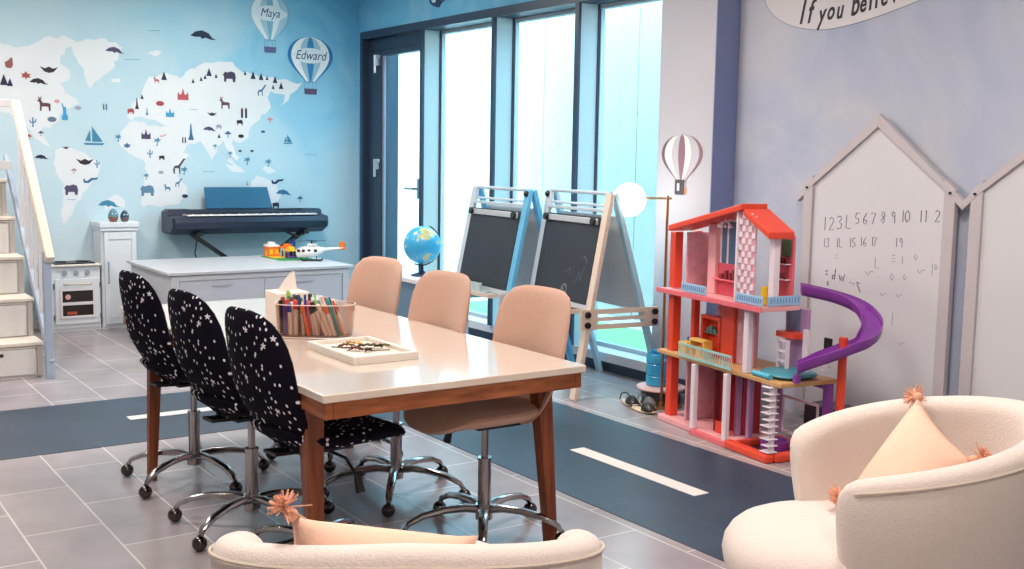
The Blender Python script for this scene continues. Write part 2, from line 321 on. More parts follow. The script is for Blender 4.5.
# ------------------------------------------------------------------ SWIVEL CHAIRS
def make_chair(name,label,group,mb_,ms_,metal,phase,bw=.218,be=3.6,taper=.40):
    r=thing(name,label,'chair',(0,0,0),0,group)
    base=MB(); base.tube([(0,0,.075),(0,0,.135)],.034,18)
    base.build('hub',metal,r)
    for k in range(5):
        a=math.radians(phase+72*k); c,s=math.cos(a),math.sin(a)
        leg=MB().tube([(c*q,s*q,z) for q,z in((.02,.115),(.08,.125),(.16,.122),(.25,.105),(.305,.08),(.32,.058))],[.024,.022,.02,.018,.015,.011],10,flat=.75)
        lo=leg.build('leg',metal,r)
        cs=MB().ball((c*.325,s*.325,.030),.0295,14).tube([(c*.321,s*.321,.05),(c*.321,s*.321,.066)],.008,8)
        cs.build('caster',M_dkchrome,lo)
    MB().tube([(0,0,.135),(0,0,.315)],.026,18).tube([(0,0,.315),(0,0,.325)],.029,18).build('gas_lift',metal,r)
    MB().tube([(0,0,.325),(0,0,.468)],.0145,14).build('piston',metal,r)
    MB().box((-.09,-.11,.458),(.09,.09,.475)).build('seat_plate',M_black,r,smooth=False,bev=.004)
    lv=MB().tube([(.05,0,.463),(.16,.02,.448),(.22,.03,.39)],.006,8).tube([(.215,.03,.40),(.235,.032,.34)],[.012,.018],10); lv.build('lever',M_black,r)
    # seat: local +y is forward
    def seat(a,b,o):
        dip=.02*(a/.23)**2; rear=max(0,(-b-.10)/.13); fr=max(0,(b-.14)/.09)
        return (a*(1-.12*rear),b+.045,.512+dip+rear*rear*.035-fr*fr*.02+o)
    MB().pad(seat,.225,.262,.036,e=3.4).build('seat',ms_,r)
    def back(a,b,o):
        # b from -.29 (low) to .29 (top); curved round the sitter
        k=(b+.30)/.60; z=.465+.52*k
        w=1-taper*(max(0,.42-k)/.42)**1.7-.08*max(0,k-.7)
        y=-.11-.09*min(1,k*2.4)**.8*1.0-.095*k
        y+=.9*(a*w)**2*1.1
        return (a*w,y+o,z)
    MB().pad(back,bw,.30,.024,e=be,tb=.024).build('backrest',mb_,r)
    MB().bar((0,-.1,.463),(0,-.19,.468),.08,.012).build('back_bracket',M_black,r)
    return r
gs='navy star patterned swivel chairs'; gp='blush swivel chairs'
def star(x,y,rz,ph,label):
    c=make_chair('swivel_chair',label,gs,M_starb,M_stars,M_chrome,ph-math.degrees(rz),.212,3.2,.2); c.location=(x,y,0); c.rotation_euler.z=rz; return c
star(-3.58,1.62,.13,-14,'navy star print swivel chair nearest the camera on the left of the table')
star(-4.158,1.60,.13,-58,'middle navy star print swivel chair of the three left of the table')
star(-4.91,1.615,.10,-58,'navy star print swivel chair at the far left end by the far table leg')
c=make_chair('swivel_chair','blush fabric swivel chair at the right side of the table, nearest its front corner',gp,M_blush,M_blush,M_chrome,-34-180,.245,5.0,.15)
c.location=(-3.56,2.33,0); c.rotation_euler.z=PI
for x,y,rz,l in((-4.235,2.30,PI+.0,'middle blush fabric swivel chair of the three on the right of the table'),(-4.97,2.36,PI+.05,'farthest blush fabric swivel chair, beside the play cabinet and white globe stand')):
    k=copy_tree(c); k.location=(x-.0,y,0); k.rotation_euler.z=rz; k['label']=l

# ------------------------------------------------------------------ TABLE THINGS
tb=thing('tissue_box','white cube tissue box with a tissue pulled up, behind the clear marker organizer','tissue box',(-4.58,1.935,TZ)); tb.scale=(1.1,1.1,1.12)
M_paper=mat('white card','#E9DDD2',.7)
MB().box((-.068,-.068,0),(.068,.068,.135)).build('box_body',M_paper,tb,bev=.003)
ts=MB(); pts=[]
ring=[(math.cos(a)*(.036+.005*math.sin(3*a)),math.sin(a)*.022) for a in [2*PI*k/14 for k in range(14)]]
vs=[];fs=[]
for j,(sc,z,dx) in enumerate(((1,.136,0),(.75,.16,.004),(.5,.185,.012),(.18,.21,.02))):
    for (a,b) in ring: vs.append((a*sc*.3+dx*.3,a*sc+b*sc*.4+dx,z+.006*math.sin(a*90)))
for j in range(3):
    for k in range(14): fs.append((j*14+k,j*14+(k+1)%14,(j+1)*14+(k+1)%14,(j+1)*14+k))
fs.append(tuple(range(42,56))); MB().add(vs,fs).build('tissue',mat('tissue paper','#F1E8E0',.9),tb)

# marker organiser
ORG=Vector((-4.225,1.91,TZ)); orz=math.radians(56)
og=thing('marker_organizer','clear oval plastic organizer full of pens and markers on the white table','organizer',ORG,orz)
def oval(n=40,a=.165,b=.085,e=3): 
    out=[]
    for k in range(n):
        t_=2*PI*k/n; c,s=math.cos(t_),math.sin(t_); kk=(abs(c)**e+abs(s)**e)**(-1/e); out.append((a*c*kk,b*s*kk))
    return out
mb=MB(); n=40; o1=oval(); hgt=.14
vs=[];fs=[]
for z,f in((0,.93),(.01,.95),(hgt,1.0),(hgt,.975),(.012,.925)):
    for a,b in o1: vs.append((a*f,b*f,z))
for j in range(4):
    for k in range(n): fs.append((j*n+k,j*n+(k+1)%n,(j+1)*n+(k+1)%n,(j+1)*n+k))
fs.append(tuple(reversed(range(n)))); fs.append(tuple(4*n+k for k in range(n)))
mb.add(vs,fs); mb.build('bin_wall',M_acr,og)
mb=MB().tube([(a*1.0,b*1.0,hgt) for a,b in o1+o1[:1]],.0022,6,cap=False).tube([(a*.94,b*.94,.004) for a,b in o1+o1[:1]],.003,6,cap=False); mb.build('rim',mat('frosted plastic edge','#E9CFC4',.3),og)
MB().box((-.06,-.072,.012),(-.057,.072,.11)).box((.03,-.072,.012),(.033,.072,.11)).build('divider',M_acr,og)
pal=[('black','#17171B'),('rust brown','#9B4B28'),('purple','#5B4B9B'),('red','#D9423A'),('green','#2F8A55'),('lime green','#8CC63F'),('blue','#2C4DA8'),('navy','#1F2E5A'),('orange','#E8692C'),('cream','#E8DFCB'),('white','#F0ECE8'),('dark green','#1F5140'),('pink','#D8708C'),('brown','#6B4330'),('teal','#2D8C93')]
Mr=Matrix.Rotation(orz,3,'Z')
def pen(i,u,v,h,lean,col,kind):
    base=ORG+Mr@Vector((u,v,0.013)); top=Mr@Vector((lean[0],lean[1],h))
    cn,ch=col; where='left' if u<-.055 else ('middle' if u<.03 else 'right')
    r=thing(kind,'%s %s standing in the %s section of the clear organizer'%(cn,'marker' if kind=='marker' else 'pencil',where),kind,base,0,'%s %ss in the %s section of the clear organizer'%(cn,kind,where))
    q=top; rr=.0085 if kind=='marker' else .0042
    MB().tube([(0,0,0),q*.72],rr,8).build('barrel',mat('pen '+cn,ch,.35) if random.random()<.6 else mat('pen white','#E6E2DE',.35),r)
    MB().tube([q*.72,q*.97,q],[rr*1.1,rr*1.1,rr*.7],8).build('cap' if kind=='marker' else 'tip',mat('pen '+cn,ch,.35),r)
seq=[0,1,2,3,4,5,6,7,10,11]
i=0
for u in (-.138,-.118,-.096,-.074):
    for v in(-.045,-.015,.02,.05):
        if abs(u)>.12 and abs(v)>.04: continue
        col=pal[[0,1,2,3,4,5,6,9,13,11,3,6,7,4,10,5][i%16]]; i+=1
        pen(i,u,v,.145+random.uniform(-.02,.025),(random.uniform(-.006,.006),random.uniform(-.006,.006)),col,'marker')
for u in (-.042,-.02,.002,.018):
    for v in(-.05,-.022,.008,.035,.055):
        col=pal[[0,10,5,9,6,0,10,8,12,0,9,7][i%12]]; i+=1
        pen(i,u,v,.14+random.uniform(-.02,.03),(random.uniform(-.03,0),random.uniform(-.006,.006)),col,'marker' if random.random()<.45 else 'pencil')
for u in (.055,.072,.09,.108,.126):
    for v in(-.055,-.03,0,.03,.055):
        if u>.12 and abs(v)>.04: continue
        col=pal[[9,10,1,3,13,8,10,9,0,5,14,9,8][i%13]]; i+=1
        pen(i,u,v,.135+random.uniform(-.015,.02),(-.05+random.uniform(-.012,.012),random.uniform(-.004,.004)),col,'pencil' if random.random()<.75 else 'marker')

# shadow-box tray with twigs and leaves
q=[atz(x,y,TZ+.028) for x,y in((310,342),(355,358.5),(418.6,351),(365,336))]
cx_=sum(p.x for p in q)/4; cy_=sum(p.y for p in q)/4
tr=thing('craft_tray','shallow white framed tray holding dried leaves on the table','tray',(cx_,cy_,TZ))
w,h_=.205,.135
M_traywood=mat('white washed wood','#DAD2C8',.6)
MB().box((-w,-h_,0),(w,-h_+.02,.03)).box((-w,h_-.02,0),(w,h_,.03)).box((-w,-h_+.02,0),(-w+.02,h_-.02,.03)).box((w-.02,-h_+.02,0),(w,h_-.02,.03)).build('tray_frame',M_traywood,tr,bev=.002)
MB().box((-w+.02,-h_+.02,.001),(w-.02,h_-.02,.014)).build('paper_base',mat('cream paper','#E6DCCB',.8,var=.1,scale=20),tr,smooth=False)
def leaf(x,y,a,l,wd,ch,nm,lab):
    vs=[];fs=[];n=8
    for k in range(n+1):
        t_=k/n; ww=wd*math.sin(PI*t_)**.8+.0005; zz=.006*math.sin(PI*t_)+.004*(k%2)
        for s_ in(-1,0,1): vs.append((l*(t_-.5),s_*ww,zz+(.006 if s_ else 0)))
    m_=len(vs); vs+= [(p[0],p[1],p[2]+.0015) for p in vs]
    for k in range(n):
        for j in(0,1): 
            f=(k*3+j,k*3+j+1,(k+1)*3+j+1,(k+1)*3+j); fs.append(f); fs.append(tuple(m_+q_ for q_ in reversed(f)))
    o=MB().add(vs,fs).build(nm,mat(nm+ch,ch,.7),loc=(cx_+x,cy_+y,TZ+.016)); o.rotation_euler.z=a
    return tag(o,lab,'leaf')
leaf(-.02,.045,.9,.10,.018,'#4A3A1E','dried_leaf','large dark olive leaf on the right of the white tray')
leaf(.01,-.03,.4,.07,.014,'#5B2418','dried_leaf','reddish brown dried leaf at the middle of the white tray')
leaf(-.07,-.03,1.4,.07,.013,'#6B4A28','dried_leaf','brown dried leaf in the left of the white tray')
leaf(.055,.0,2.2,.06,.010,'#3A2A1A','dried_leaf','small dark leaf near the front edge of the white tray')
leaf(-.10,.02,.3,.10,.014,'#C9A24F','dried_leaf','yellow dried leaf at the back of the white tray')
leaf(.0,.09,1.2,.07,.007,'#6E7438','dried_leaf','thin green leaf at the right end of the white tray')
tw=MB().tube([(-.1,-.08,0),(-.02,-.02,.004),(.05,.02,0),(.08,.08,.003)],.0025,6).tube([(-.02,-.02,.004),(.02,-.07,.002)],.002,6)
o=tw.build('twig',mat('twig bark','#4B3424',.8),loc=(cx_,cy_,TZ+.018)); tag(o,'thin forked twig lying across the leaves in the white tray','twig')

# ------------------------------------------------------------------ PLAY CABINET (credenza)
CX0,CX1,CY0,CY1,CZ=-9.36,-8.235,2.53,4.07,.6
cr=thing('play_cabinet','low pale grey play cabinet with flat top in front of the piano','cabinet',((CX0+CX1)/2,(CY0+CY1)/2,0))
ax,ay=(CX1-CX0)/2,(CY1-CY0)/2
M_cab=mat('pale grey lacquer','#C4C6CC',.4)
MB().box((-ax,-ay,CZ-.025),(ax,ay,CZ)).build('cabinet_top',mat('grey white laminate','#C3C5CA',.35),cr,bev=.004)
MB().box((-ax+.03,-ay+.03,.08),(ax-.04,ay-.03,CZ-.026)).build('body',M_cab,cr,smooth=False,bev=.003)
f=MB(); x=ax-.0395
for a,b,c_,d_ in((-ay+.03,-ay+.09,.08,CZ-.03),(ay-.09,ay-.03,.08,CZ-.03),(-ay+.09,ay-.09,CZ-.07,CZ-.03),(-ay+.09,ay-.09,.08,.14)): f.box((x,a,c_),(x+.016,b,d_))
f.build('face_frame',M_cab,cr,bev=.002)
for k in range(2):
    y0=-ay+.095+k*(ay-.09); 
    o=MB().box((x,y0,.145),(x+.008,y0+ay-.1,CZ-.075)).build('drawer',mat('drawer front grey','#BFC1C9',.4),cr,bev=.002)
    MB().box((x+.009,y0+(ay-.1)/2-.08,CZ-.12),(x+.02,y0+(ay-.1)/2+.08,CZ-.108)).build('pull',M_grey,o,smooth=False)
for a,b in((-1,-1),(1,-1),(1,1),(-1,1)): MB().box((a*(ax-.1)-.03,b*(ay-.08)-.03,0),(a*(ax-.1)+.03,b*(ay-.08)+.03,.08)).build('leg',M_cab,cr,smooth=False)

# building-brick things on the cabinet
def brick(mb,x,y,z,w,d,h,studs=True):
    mb.box((x,y,z),(x+w,y+d,z+h))
    if studs:
        for i in range(max(1,int(w/.03))):
            for j in range(max(1,int(d/.03))): mb.tube([(x+.015+i*.03,y+.015+j*.03,z+h),(x+.015+i*.03,y+.015+j*.03,z+h+.006)],.009,8)
LP=Vector((-9.0,3.80,CZ)); LS=.72
bp=thing('brick_baseplate','green toy brick baseplate on the pale play cabinet','toy baseplate',LP); bp.scale=(LS,LS,LS)
m_=MB(); brick(m_,-.32,-.2,0,.62,.42,.008); m_.build('plate',mat('green plastic','#3FA868',.35),bp,smooth=False)
m_=MB(); m_.box((-.1,-.2,.0145),(.1,.05,.02)); m_.build('yellow_tile',mat('yellow plastic','#F2C531',.35),bp,smooth=False)
def toyhouse(loc,rz,label,wall,roof,extra,scale=1,h=.11):
    r=thing('toy_building',label,'toy building',LP+(loc-LP)*LS,rz); r.scale=(LS,LS,LS); m1=MB()
    w_,d_=.1*scale,.085*scale
    for zz in range(3): brick(m1,-w_,-d_,zz*h/3,2*w_,2*d_,h/3-.001,False)
    m1.build('walls',wall,r,smooth=False,bev=.002)
    m2=MB(); brick(m2,-w_*1.05,-d_*1.05,h,2.1*w_,2.1*d_,.02); brick(m2,-w_*.6,-d_*.6,h+.02,1.1*w_,1.1*d_,.03); m2.build('roof',roof,r,smooth=False,bev=.002)
    for s_ in(-1,1):
        m3=MB().box((w_,s_*d_*.5-.02,.03),(w_+.005,s_*d_*.5+.018,.085)); m3.build('window',extra,r,smooth=False)
    MB().box((-.02,-d_-.004,0),(.02,-d_,.07)).build('door',extra,r,smooth=False)
    return r
P_or=mat('orange plastic','#EE7B2B',.35);P_ye=mat('yellow plastic','#F2C531',.35);P_wh=mat('white plastic','#EDEAE6',.35);P_pu=mat('purple plastic','#7E4FA0',.35);P_bl=mat('black plastic','#16171C',.35);P_cy=mat('pale aqua plastic','#9FD6DE',.35);P_nb=mat('navy plastic','#27457F',.35)
toyhouse(LP+Vector((-.18,-.12,.015)),0,'orange toy brick building at the left of the green baseplate',P_or,P_wh,P_ye,.8,.12)
toyhouse(LP+Vector((-.02,0.02,.021)),0,'pale aqua toy brick building with black windows in the middle of the baseplate',P_cy,P_or,P_bl,.75,.10)
toyhouse(LP+Vector((.13,.0,.015)),0,'small purple and black toy brick shop beside the toy helicopter',P_pu,P_ye,P_bl,.65,.08)
sp=thing('toy_tower','dark blue toy brick tower with two posts behind the aqua building','toy tower',LP+Vector((-.16,.14,.015))*LS); sp.scale=(LS,LS,LS)
m_=MB().box((-.03,-.03,0),(.03,.03,.12)).box((-.028,-.03,.12),(-.008,.0,.2)).box((.008,-.0,.12),(.028,.03,.2)); m_.build('tower_body',P_nb,sp,smooth=False)
# helicopter
hp=thing('toy_helicopter','white toy rescue helicopter with orange tail on the play cabinet','toy helicopter',(-8.70,3.90,CZ),math.radians(66)); hp.scale=(.78,.78,.78)
# local x = along tail direction (towards right), nose at -x
body=MB(); prof=[(-.17,.02,.085),(-.155,.055,.085),(-.11,.07,.095),(-.04,.075,.10),(.04,.07,.105),(.10,.045,.115),(.14,.022,.125),(.25,.015,.135),(.34,.012,.14)]
vs=[];fs=[];n=14
for x,r_,zc in prof:
    for k in range(n):
        a=2*PI*k/n; vs.append((x,r_*.8*math.cos(a),zc+r_*math.sin(a)*.85))
for j in range(len(prof)-1):
    for k in range(n): fs.append((j*n+k,j*n+(k+1)%n,(j+1)*n+(k+1)%n,(j+1)*n+k))
fs.append(tuple(range(n))); fs.append(tuple((len(prof)-1)*n+k for k in range(n)))
body.add(vs,fs).build('fuselage',P_wh,hp)
for x in(-.14,-.09,-.03,.04):
    for s_ in(-1,1): MB().box((x-.017,s_*.054-.004,.1),(x+.017,s_*.054+.007,.13)).build('cabin_window',P_bl,hp,smooth=False,bev=.003)
MB().box((.3,-.006,.12),(.36,.006,.21)).box((.32,-.05,.135),(.35,.05,.142)).build('tail_fin',P_or,hp,smooth=False,bev=.002)
MB().tube([(.36,0,.17),(.345,.015,.17)],.01,8).bar((.34,.016,.13),(.36,.016,.21),.014,.004).build('tail_rotor',P_bl,hp)
MB().box((-.05,-.03,.165),(.06,.03,.19)).build('engine_cover',P_wh,hp,smooth=False,bev=.006)
MB().tube([(0,0,.185),(0,0,.225)],.01,8).build('rotor_mast',P_bl,hp)
rb=MB()
for k in range(4): a=math.radians(20+90*k); rb.bar((0,0,.222),(.16*math.cos(a),.16*math.sin(a),.218),.018,.004)
rb.build('rotor_blades',P_bl,hp)
for s_ in(-1,1): MB().tube([(-.12,s_*.06,.025),(-.1,s_*.06,.006),(.1,s_*.06,.006),(.12,s_*.06,.02)],.006,8).tube([(-.05,s_*.06,.006),(-.05,s_*.035,.045)],.005,6).tube([(.05,s_*.06,.006),(.05,s_*.035,.045)],.005,6).build('landing_skid',P_bl,hp)

# ------------------------------------------------------------------ PIANO
P_piano=mat('navy black piano case','#18233A',.35); 
py0,py1=2.96,4.42; pcy=(py0+py1)/2
pn=thing('digital_piano','dark blue digital piano on an X stand against the map wall','piano',(-9.62,pcy,0))
L_=(py1-py0)/2
def case(y,t_): return
prf=[(-.20,.785),(-.20,.995),(-.02,1.0),(-.005,.955),(.15,.94),(.165,.895),(.155,.835),(.05,.785)]
mb=MB(); vs=[];fs=[]; n=len(prf)
sec=[(-L_,.86),(-L_+.02,.98),(-L_+.06,1),(L_-.06,1),(L_-.02,.98),(L_,.86)]
for y,s_ in sec:
    for a,b in prf: vs.append((a*s_,y,.90+(b-.90)*s_))
for j in range(len(sec)-1):
    for k in range(n): fs.append((j*n+k,j*n+(k+1)%n,(j+1)*n+(k+1)%n,(j+1)*n+k))
fs.append(tuple(range(n)));fs.append(tuple((len(sec)-1)*n+k for k in range(n)))
mb.add(vs,fs).build('piano_case',P_piano,pn,ang=25,bev=.006)
MB().box((.0,-L_+.13,.952),(.148,L_-.12,.962)).build('keyboard',mat('ivory keys','#F0ECEA',.3),pn,smooth=False)
bk=MB(); y=-L_+.13; nk=52; st=(2*L_-.25)/nk
for k in range(nk):
    if k%7 in(0,1,3,4,5): bk.box((.0,y+st*(k+1)-st*.28,.962),(.09,y+st*(k+1)+st*.28,.971))
bk.build('black_keys',M_black,pn,smooth=False)
MB().box((-.01,L_-.45,.995),(-.004,L_-.2,1.003)).box((-.15,-L_+.02,.996),(-.03,-L_+.2,1.003)).build('control_panel',M_black,pn,smooth=False)
mr=MB()
def musicr(a,b,o): return (-.115-o-.1*(b)-.0,a,1.09+b)
mr.add([(-.10,-.37+.05,1.0),(-.10,.37-.06,1.0),(-.155,.37-.09,1.195),(-.155,-.37+.05,1.195),(-.118,-.32,1.0),(-.118,.31,1.0),(-.17,.28,1.195),(-.17,-.32,1.195)],[(0,1,2,3),(7,6,5,4),(0,4,5,1),(1,5,6,2),(2,6,7,3),(3,7,4,0)])
mr.build('music_rest',mat('steel blue music rest','#235E80',.3),pn,bev=.008).location=(0,-.03,0)
for s_ in(-1,1):
    MB().bar((.02+.03*s_,-s_*.54,.79),(.02+.03*s_,s_*.55,.02),.035,.06,(1,0,0)).bar((-.18,-s_*.5,.79),(.16,-s_*.5,.79),.05,.03).bar((-.18,s_*.55,.015),(.18,s_*.55,.015),.045,.03).build('stand_leg',M_black,pn,bev=.003)
MB().tube([(-.12,-.42,.8),(-.13,-.45,.6),(-.12,-.38,.35),(-.14,-.25,.12),(-.2,-.2,.02)],.006,6).build('cable',M_black,pn)
MB().tube([(.05,.35,.79),(.1,.42,.75),(.06,.52,.77)],.012,8).build('headphone_hook',M_black,pn)

# ------------------------------------------------------------------ PLAY KITCHEN
M_kit=mat('white play kitchen paint','#D9E0E6',.45); M_kdark=mat('shadowed gap brown','#4A3B3A',.7)
fk=thing('play_fridge','tall white wooden play fridge cabinet with blue grey handle against the map wall','play kitchen',(-9.72,2.538,0)); fk.scale=(1,.82,1)
MB().box((-.14,-.18,.0),(.12,.18,.86)).build('body',M_kit,fk,smooth=False,bev=.004)
MB().box((-.145,-.2,.86),(.155,.2,.905)).box((-.145,-.19,.83),(.145,.19,.86)).build('cornice',M_kit,fk,smooth=False,bev=.006)
dr=MB().box((.121,-.155,.04),(.139,.165,.82)).build('door',M_kit,fk,smooth=False,bev=.003)
f=MB()
for a,b,c_,d_ in((-.155,-.11,.04,.82),(.12,.165,.04,.82),(-.11,.12,.76,.82),(-.11,.12,.04,.11)): f.box((.1395,a,c_),(.147,b,d_))
f.build('door_frame',M_kit,dr,smooth=False,bev=.002)
MB().tube([(.15,-.125,.39),(.172,-.125,.39),(.172,-.125,.57),(.15,-.125,.57)],.005,8).build('handle',mat('blue grey steel','#55707F',.35,.6),dr)
MB().box((-.13,-.185,0),(.13,.185,.04)).build('plinth',M_kit,fk,smooth=False)
sk=thing('play_stove','low white wooden play stove with oven door, knobs and dark hob','play kitchen',(-9.72,2.16,0))
MB().box((-.13,-.24,.02),(.12,.215,.545)).build('body',M_kit,sk,smooth=False,bev=.003)
MB().box((-.14,-.245,.545),(.15,.22,.56)).build('worktop',M_warmwhite,sk,smooth=False,bev=.003)
MB().box((-.1,-.14,.5605),(.12,.18,.57)).tube([(-.02,-.07,.57),(-.02,-.07,.578)],.045,18).tube([(0,.1,.57),(0,.1,.578)],.05,18).build('hob',M_black,sk,bev=.002)
for k in(-.07,.02,.11): MB().tube([(.121,k,.49),(.15,k,.49)],[.02,.017],16).build('knob',mat('silver plastic','#A9B7C3',.3,.5),sk)
od=MB().box((.121,-.15,.06),(.135,.205,.44))
od=od.build('oven_door',M_kit,sk,smooth=False,bev=.003)
MB().box((.1355,-.095,.13),(.138,.15,.22)).box((.1355,-.095,.245),(.138,.15,.34)).build('oven_window',mat('dark oven glass','#2A2422',.15),od,smooth=False)
fr_=MB()
for a,b,c_,d_ in((-.115,-.095,.11,.36),(.15,.17,.11,.36),(-.095,.15,.34,.36),(-.095,.15,.22,.245),(-.095,.15,.11,.13)): fr_.box((.1355,a,c_),(.145,b,d_))
fr_.build('window_frame',M_white,od,smooth=False,bev=.001)
MB().tube([(.1381,-.05,.29),(.141,-.05,.29)],.022,14).build('toy_plate',mat('pink toy plate','#D9A6A6',.5),od)
MB().box((.1381,-.06,.14),(.141,.02,.165)).build('toy_food',mat('red toy food','#B34A34',.5),od,smooth=False,bev=.004)
MB().tube([(.136,-.08,.395),(.155,-.08,.395),(.155,.14,.395),(.136,.14,.395)],.005,8).build('handle',mat('pale brass','#B9AE94',.3,.6),od)
for z_ in(.12,.38): 
    for y_ in(-.157,.209): MB().box((.121,y_-.006,z_-.02),(.14,y_+.004,z_+.02)).build('hinge',mat('grey steel hinge','#7C8790',.4,.7),sk,smooth=False)
MB().box((.121,-.235,.06),(.133,-.165,.44)).build('side_door',M_kit,sk,smooth=False,bev=.003)
MB().box((-.13,-.24,0),(.11,.22,.02)).build('plinth',M_kit,sk,smooth=False)
# two egg figurines on the play fridge
def figurine(y,label,c1,c2,sc):
    r=thing('egg_figurine',label,'figurine',(-9.62,y,.905))
    MB().lathe([(.0001,0),(.022*sc,.002),(.034*sc,.02*sc),(.037*sc,.04*sc)],n=18).build('lower_half',c1,r)
    MB().lathe([(.037*sc,.0401*sc),(.034*sc,.06*sc),(.024*sc,.082*sc),(.011*sc,.096*sc),(.0001,.10*sc)],n=18).build('upper_half',c2,r)
    MB().ball((.030*sc,-.012*sc,.062*sc),.006*sc,8).ball((.030*sc,.012*sc,.062*sc),.006*sc,8).build('eyes',M_white,r)
figurine(2.50,'rounder brown and teal egg figurine on the left of the play fridge top',mat('brown ceramic','#8A5F4F',.4),mat('teal ceramic','#4F8798',.35),1.15)
figurine(2.595,'slimmer dark blue egg figurine on the right of the play fridge top',mat('grey brown ceramic','#6D5A58',.4),mat('dark blue ceramic','#1F4560',.35),1.0)

# ------------------------------------------------------------------ STAIR UNIT
st=thing('bunk_staircase','white storage staircase with drawers in its steps and a sloping handrail','staircase',(-7.64,1.2,0))
M_st=mat('cream stair paint','#DCDAD8',.5); M_tread=mat('pale wood tread','#E3DACE',.5); M_strail=mat('cream handrail','#E9DCC9',.5)
rise,run=.262,.27; yl,yr=-.45,.328
for k in range(6):
    z=rise*(k+1)-.05; x=-.10-run*k
    MB().box((x-run-.01 if k<5 else x-.5,yl,0),(x-.001,yr,z)).build('step_carcass',M_st,st,smooth=False) if k==0 else MB().box((x-run-.01 if k<5 else x-.5,yl,z-rise+.003),(x-.001,yr,z)).build('step_carcass',M_st,st,smooth=False)
    MB().box((x-run-.0,yl-.01,z+.001),(x+.015,yr+.012,z+.024)).build('tread',M_tread,st,smooth=False,bev=.004)
    z0_=.02 if k==0 else rise*k-.02
    dw=MB().box((x,yl+.03,z0_),(x+.012,yr-.04,z-.02)).build('drawer',M_st,st,smooth=False,bev=.003)
    f=MB()
    f.box((x,yr-.032,z0_-.01),(x+.016,yr,z-.005)).box((x,yl,z-.016),(x+.014,yr-.033,z-.004)); f.build('step_trim',mat('grey beige trim','#BFB9B2',.5),st,smooth=False)
    MB().box((x+.0125,-.25,z-.062),(x+.016,.09,z-.04)).build('finger_slot',mat('dark slot','#2A2627',.6),dw,smooth=False)
MB().box((-.02,yr+.001,0),(.03,yr+.05,.84)).build('newel_post',mat('blue grey post paint','#A3B2C6',.5),st,smooth=False,bev=.004)
MB().bar((.06,yr+.036,.79),(-.90,yr+.036,1.83),.055,.06,(0,0,1)).build('handrail',M_strail,st,smooth=False,bev=.006)
MB().bar((.02,yr+.036,.10),(-1.35,yr+.036,1.45),.03,.06,(0,0,1)).build('stringer',mat('blue grey post paint','#A3B2C6',.5),st,smooth=False,bev=.004)
for k in range(6):
    x=-.12-.14*k; zb=.10-(x)*.985; zt=.79+(.06-x)*1.153-.03
    MB().box((x-.014,yr+.028,zb),(x+.014,yr+.046,zt)).build('baluster',M_white,st,smooth=False,bev=.003)
for k in range(4):   # railing slats of the loft guard behind
    y=-.30+k*.13
    MB().box((-.92-.02,y,1.42),(-.90,y+.035,1.80)).build('guard_slat',M_white,st,smooth=False,bev=.003)
MB().box((-.945,yl,1.80),(-.89,yr,1.85)).box((-.945,yl,1.36),(-.89,yr,1.42)).build('guard_rail',M_white,st,smooth=False,bev=.003)

# ------------------------------------------------------------------ GLOBE + STAND
gb=thing('side_cabinet','small white framed cube cabinet with blue grey panel beneath the globe','cabinet',(-7.32,4.25,0))
w=.27
M_bp=mat('dusty blue panel','#5F7F98',.5)
MB().box((-w,-.2,.55),(w,.2,.58)).build('cabinet_top',M_white,gb,smooth=False,bev=.003)
MB().box((-w+.02,-.18,.05),(w-.02,.18,.5495)).build('panel_body',M_bp,gb,smooth=False)
f=MB()
for sx in(-1,1):
    for sy in(-1,1): f.box((sx*w-.0,sy*.2,0),(sx*(w-.035),sy*(.2-.03),.549))
for s_ in(-1,1): f.box((-w+.036,s_*.2,.03),(w-.036,s_*.175,.07)).box((s_*w,-.169,.03),(s_*(w-.025),.169,.07))
f.build('cabinet_frame',M_white,gb,smooth=False,bev=.002)
GP=Vector((-7.42,4.25,.58))
gl=thing('desk_globe','blue desk globe with yellow green continents on the small cube cabinet','globe',GP)
def globe_mat():
    m=bpy.data.materials.new('globe map'); m.use_nodes=True; nt=m.node_tree; b=nt.nodes['Principled BSDF']; b.inputs['Roughness'].default_value=.25
    tc=N(nt,'ShaderNodeTexCoord'); n=N(nt,'ShaderNodeTexNoise'); n.inputs['Scale'].default_value=7; n.inputs['Detail'].default_value=6
    nt.links.new(tc.outputs['Object'],n.inputs['Vector']); r=ramp(nt,n.outputs['Fac'],[(0,'#1F8FCB'),(.52,'#45B2E2'),(.56,'#CFD08A'),(.66,'#B9B07A'),(.75,'#D9D3A0')])
    nt.links.new(r.outputs[0],b.inputs['Base Color']); return m
MB().ball((0,0,.24),.145,32).build('globe_ball',globe_mat(),gl)
arc=MB().tube([(.09*0,math.sin(a)*.158,.24-math.cos(a)*.158) for a in [math.radians(-25+15*k) for k in range(13)]],.006,8); arc.build('meridian_arm',mat('dark navy plastic','#1E2C46',.4),gl)
MB().lathe([(.0001,.0),(.085,0),(.085,.01),(.03,.025),(.012,.045),(.012,.085)],n=24).build('base',mat('dark navy plastic','#1E2C46',.4),gl)

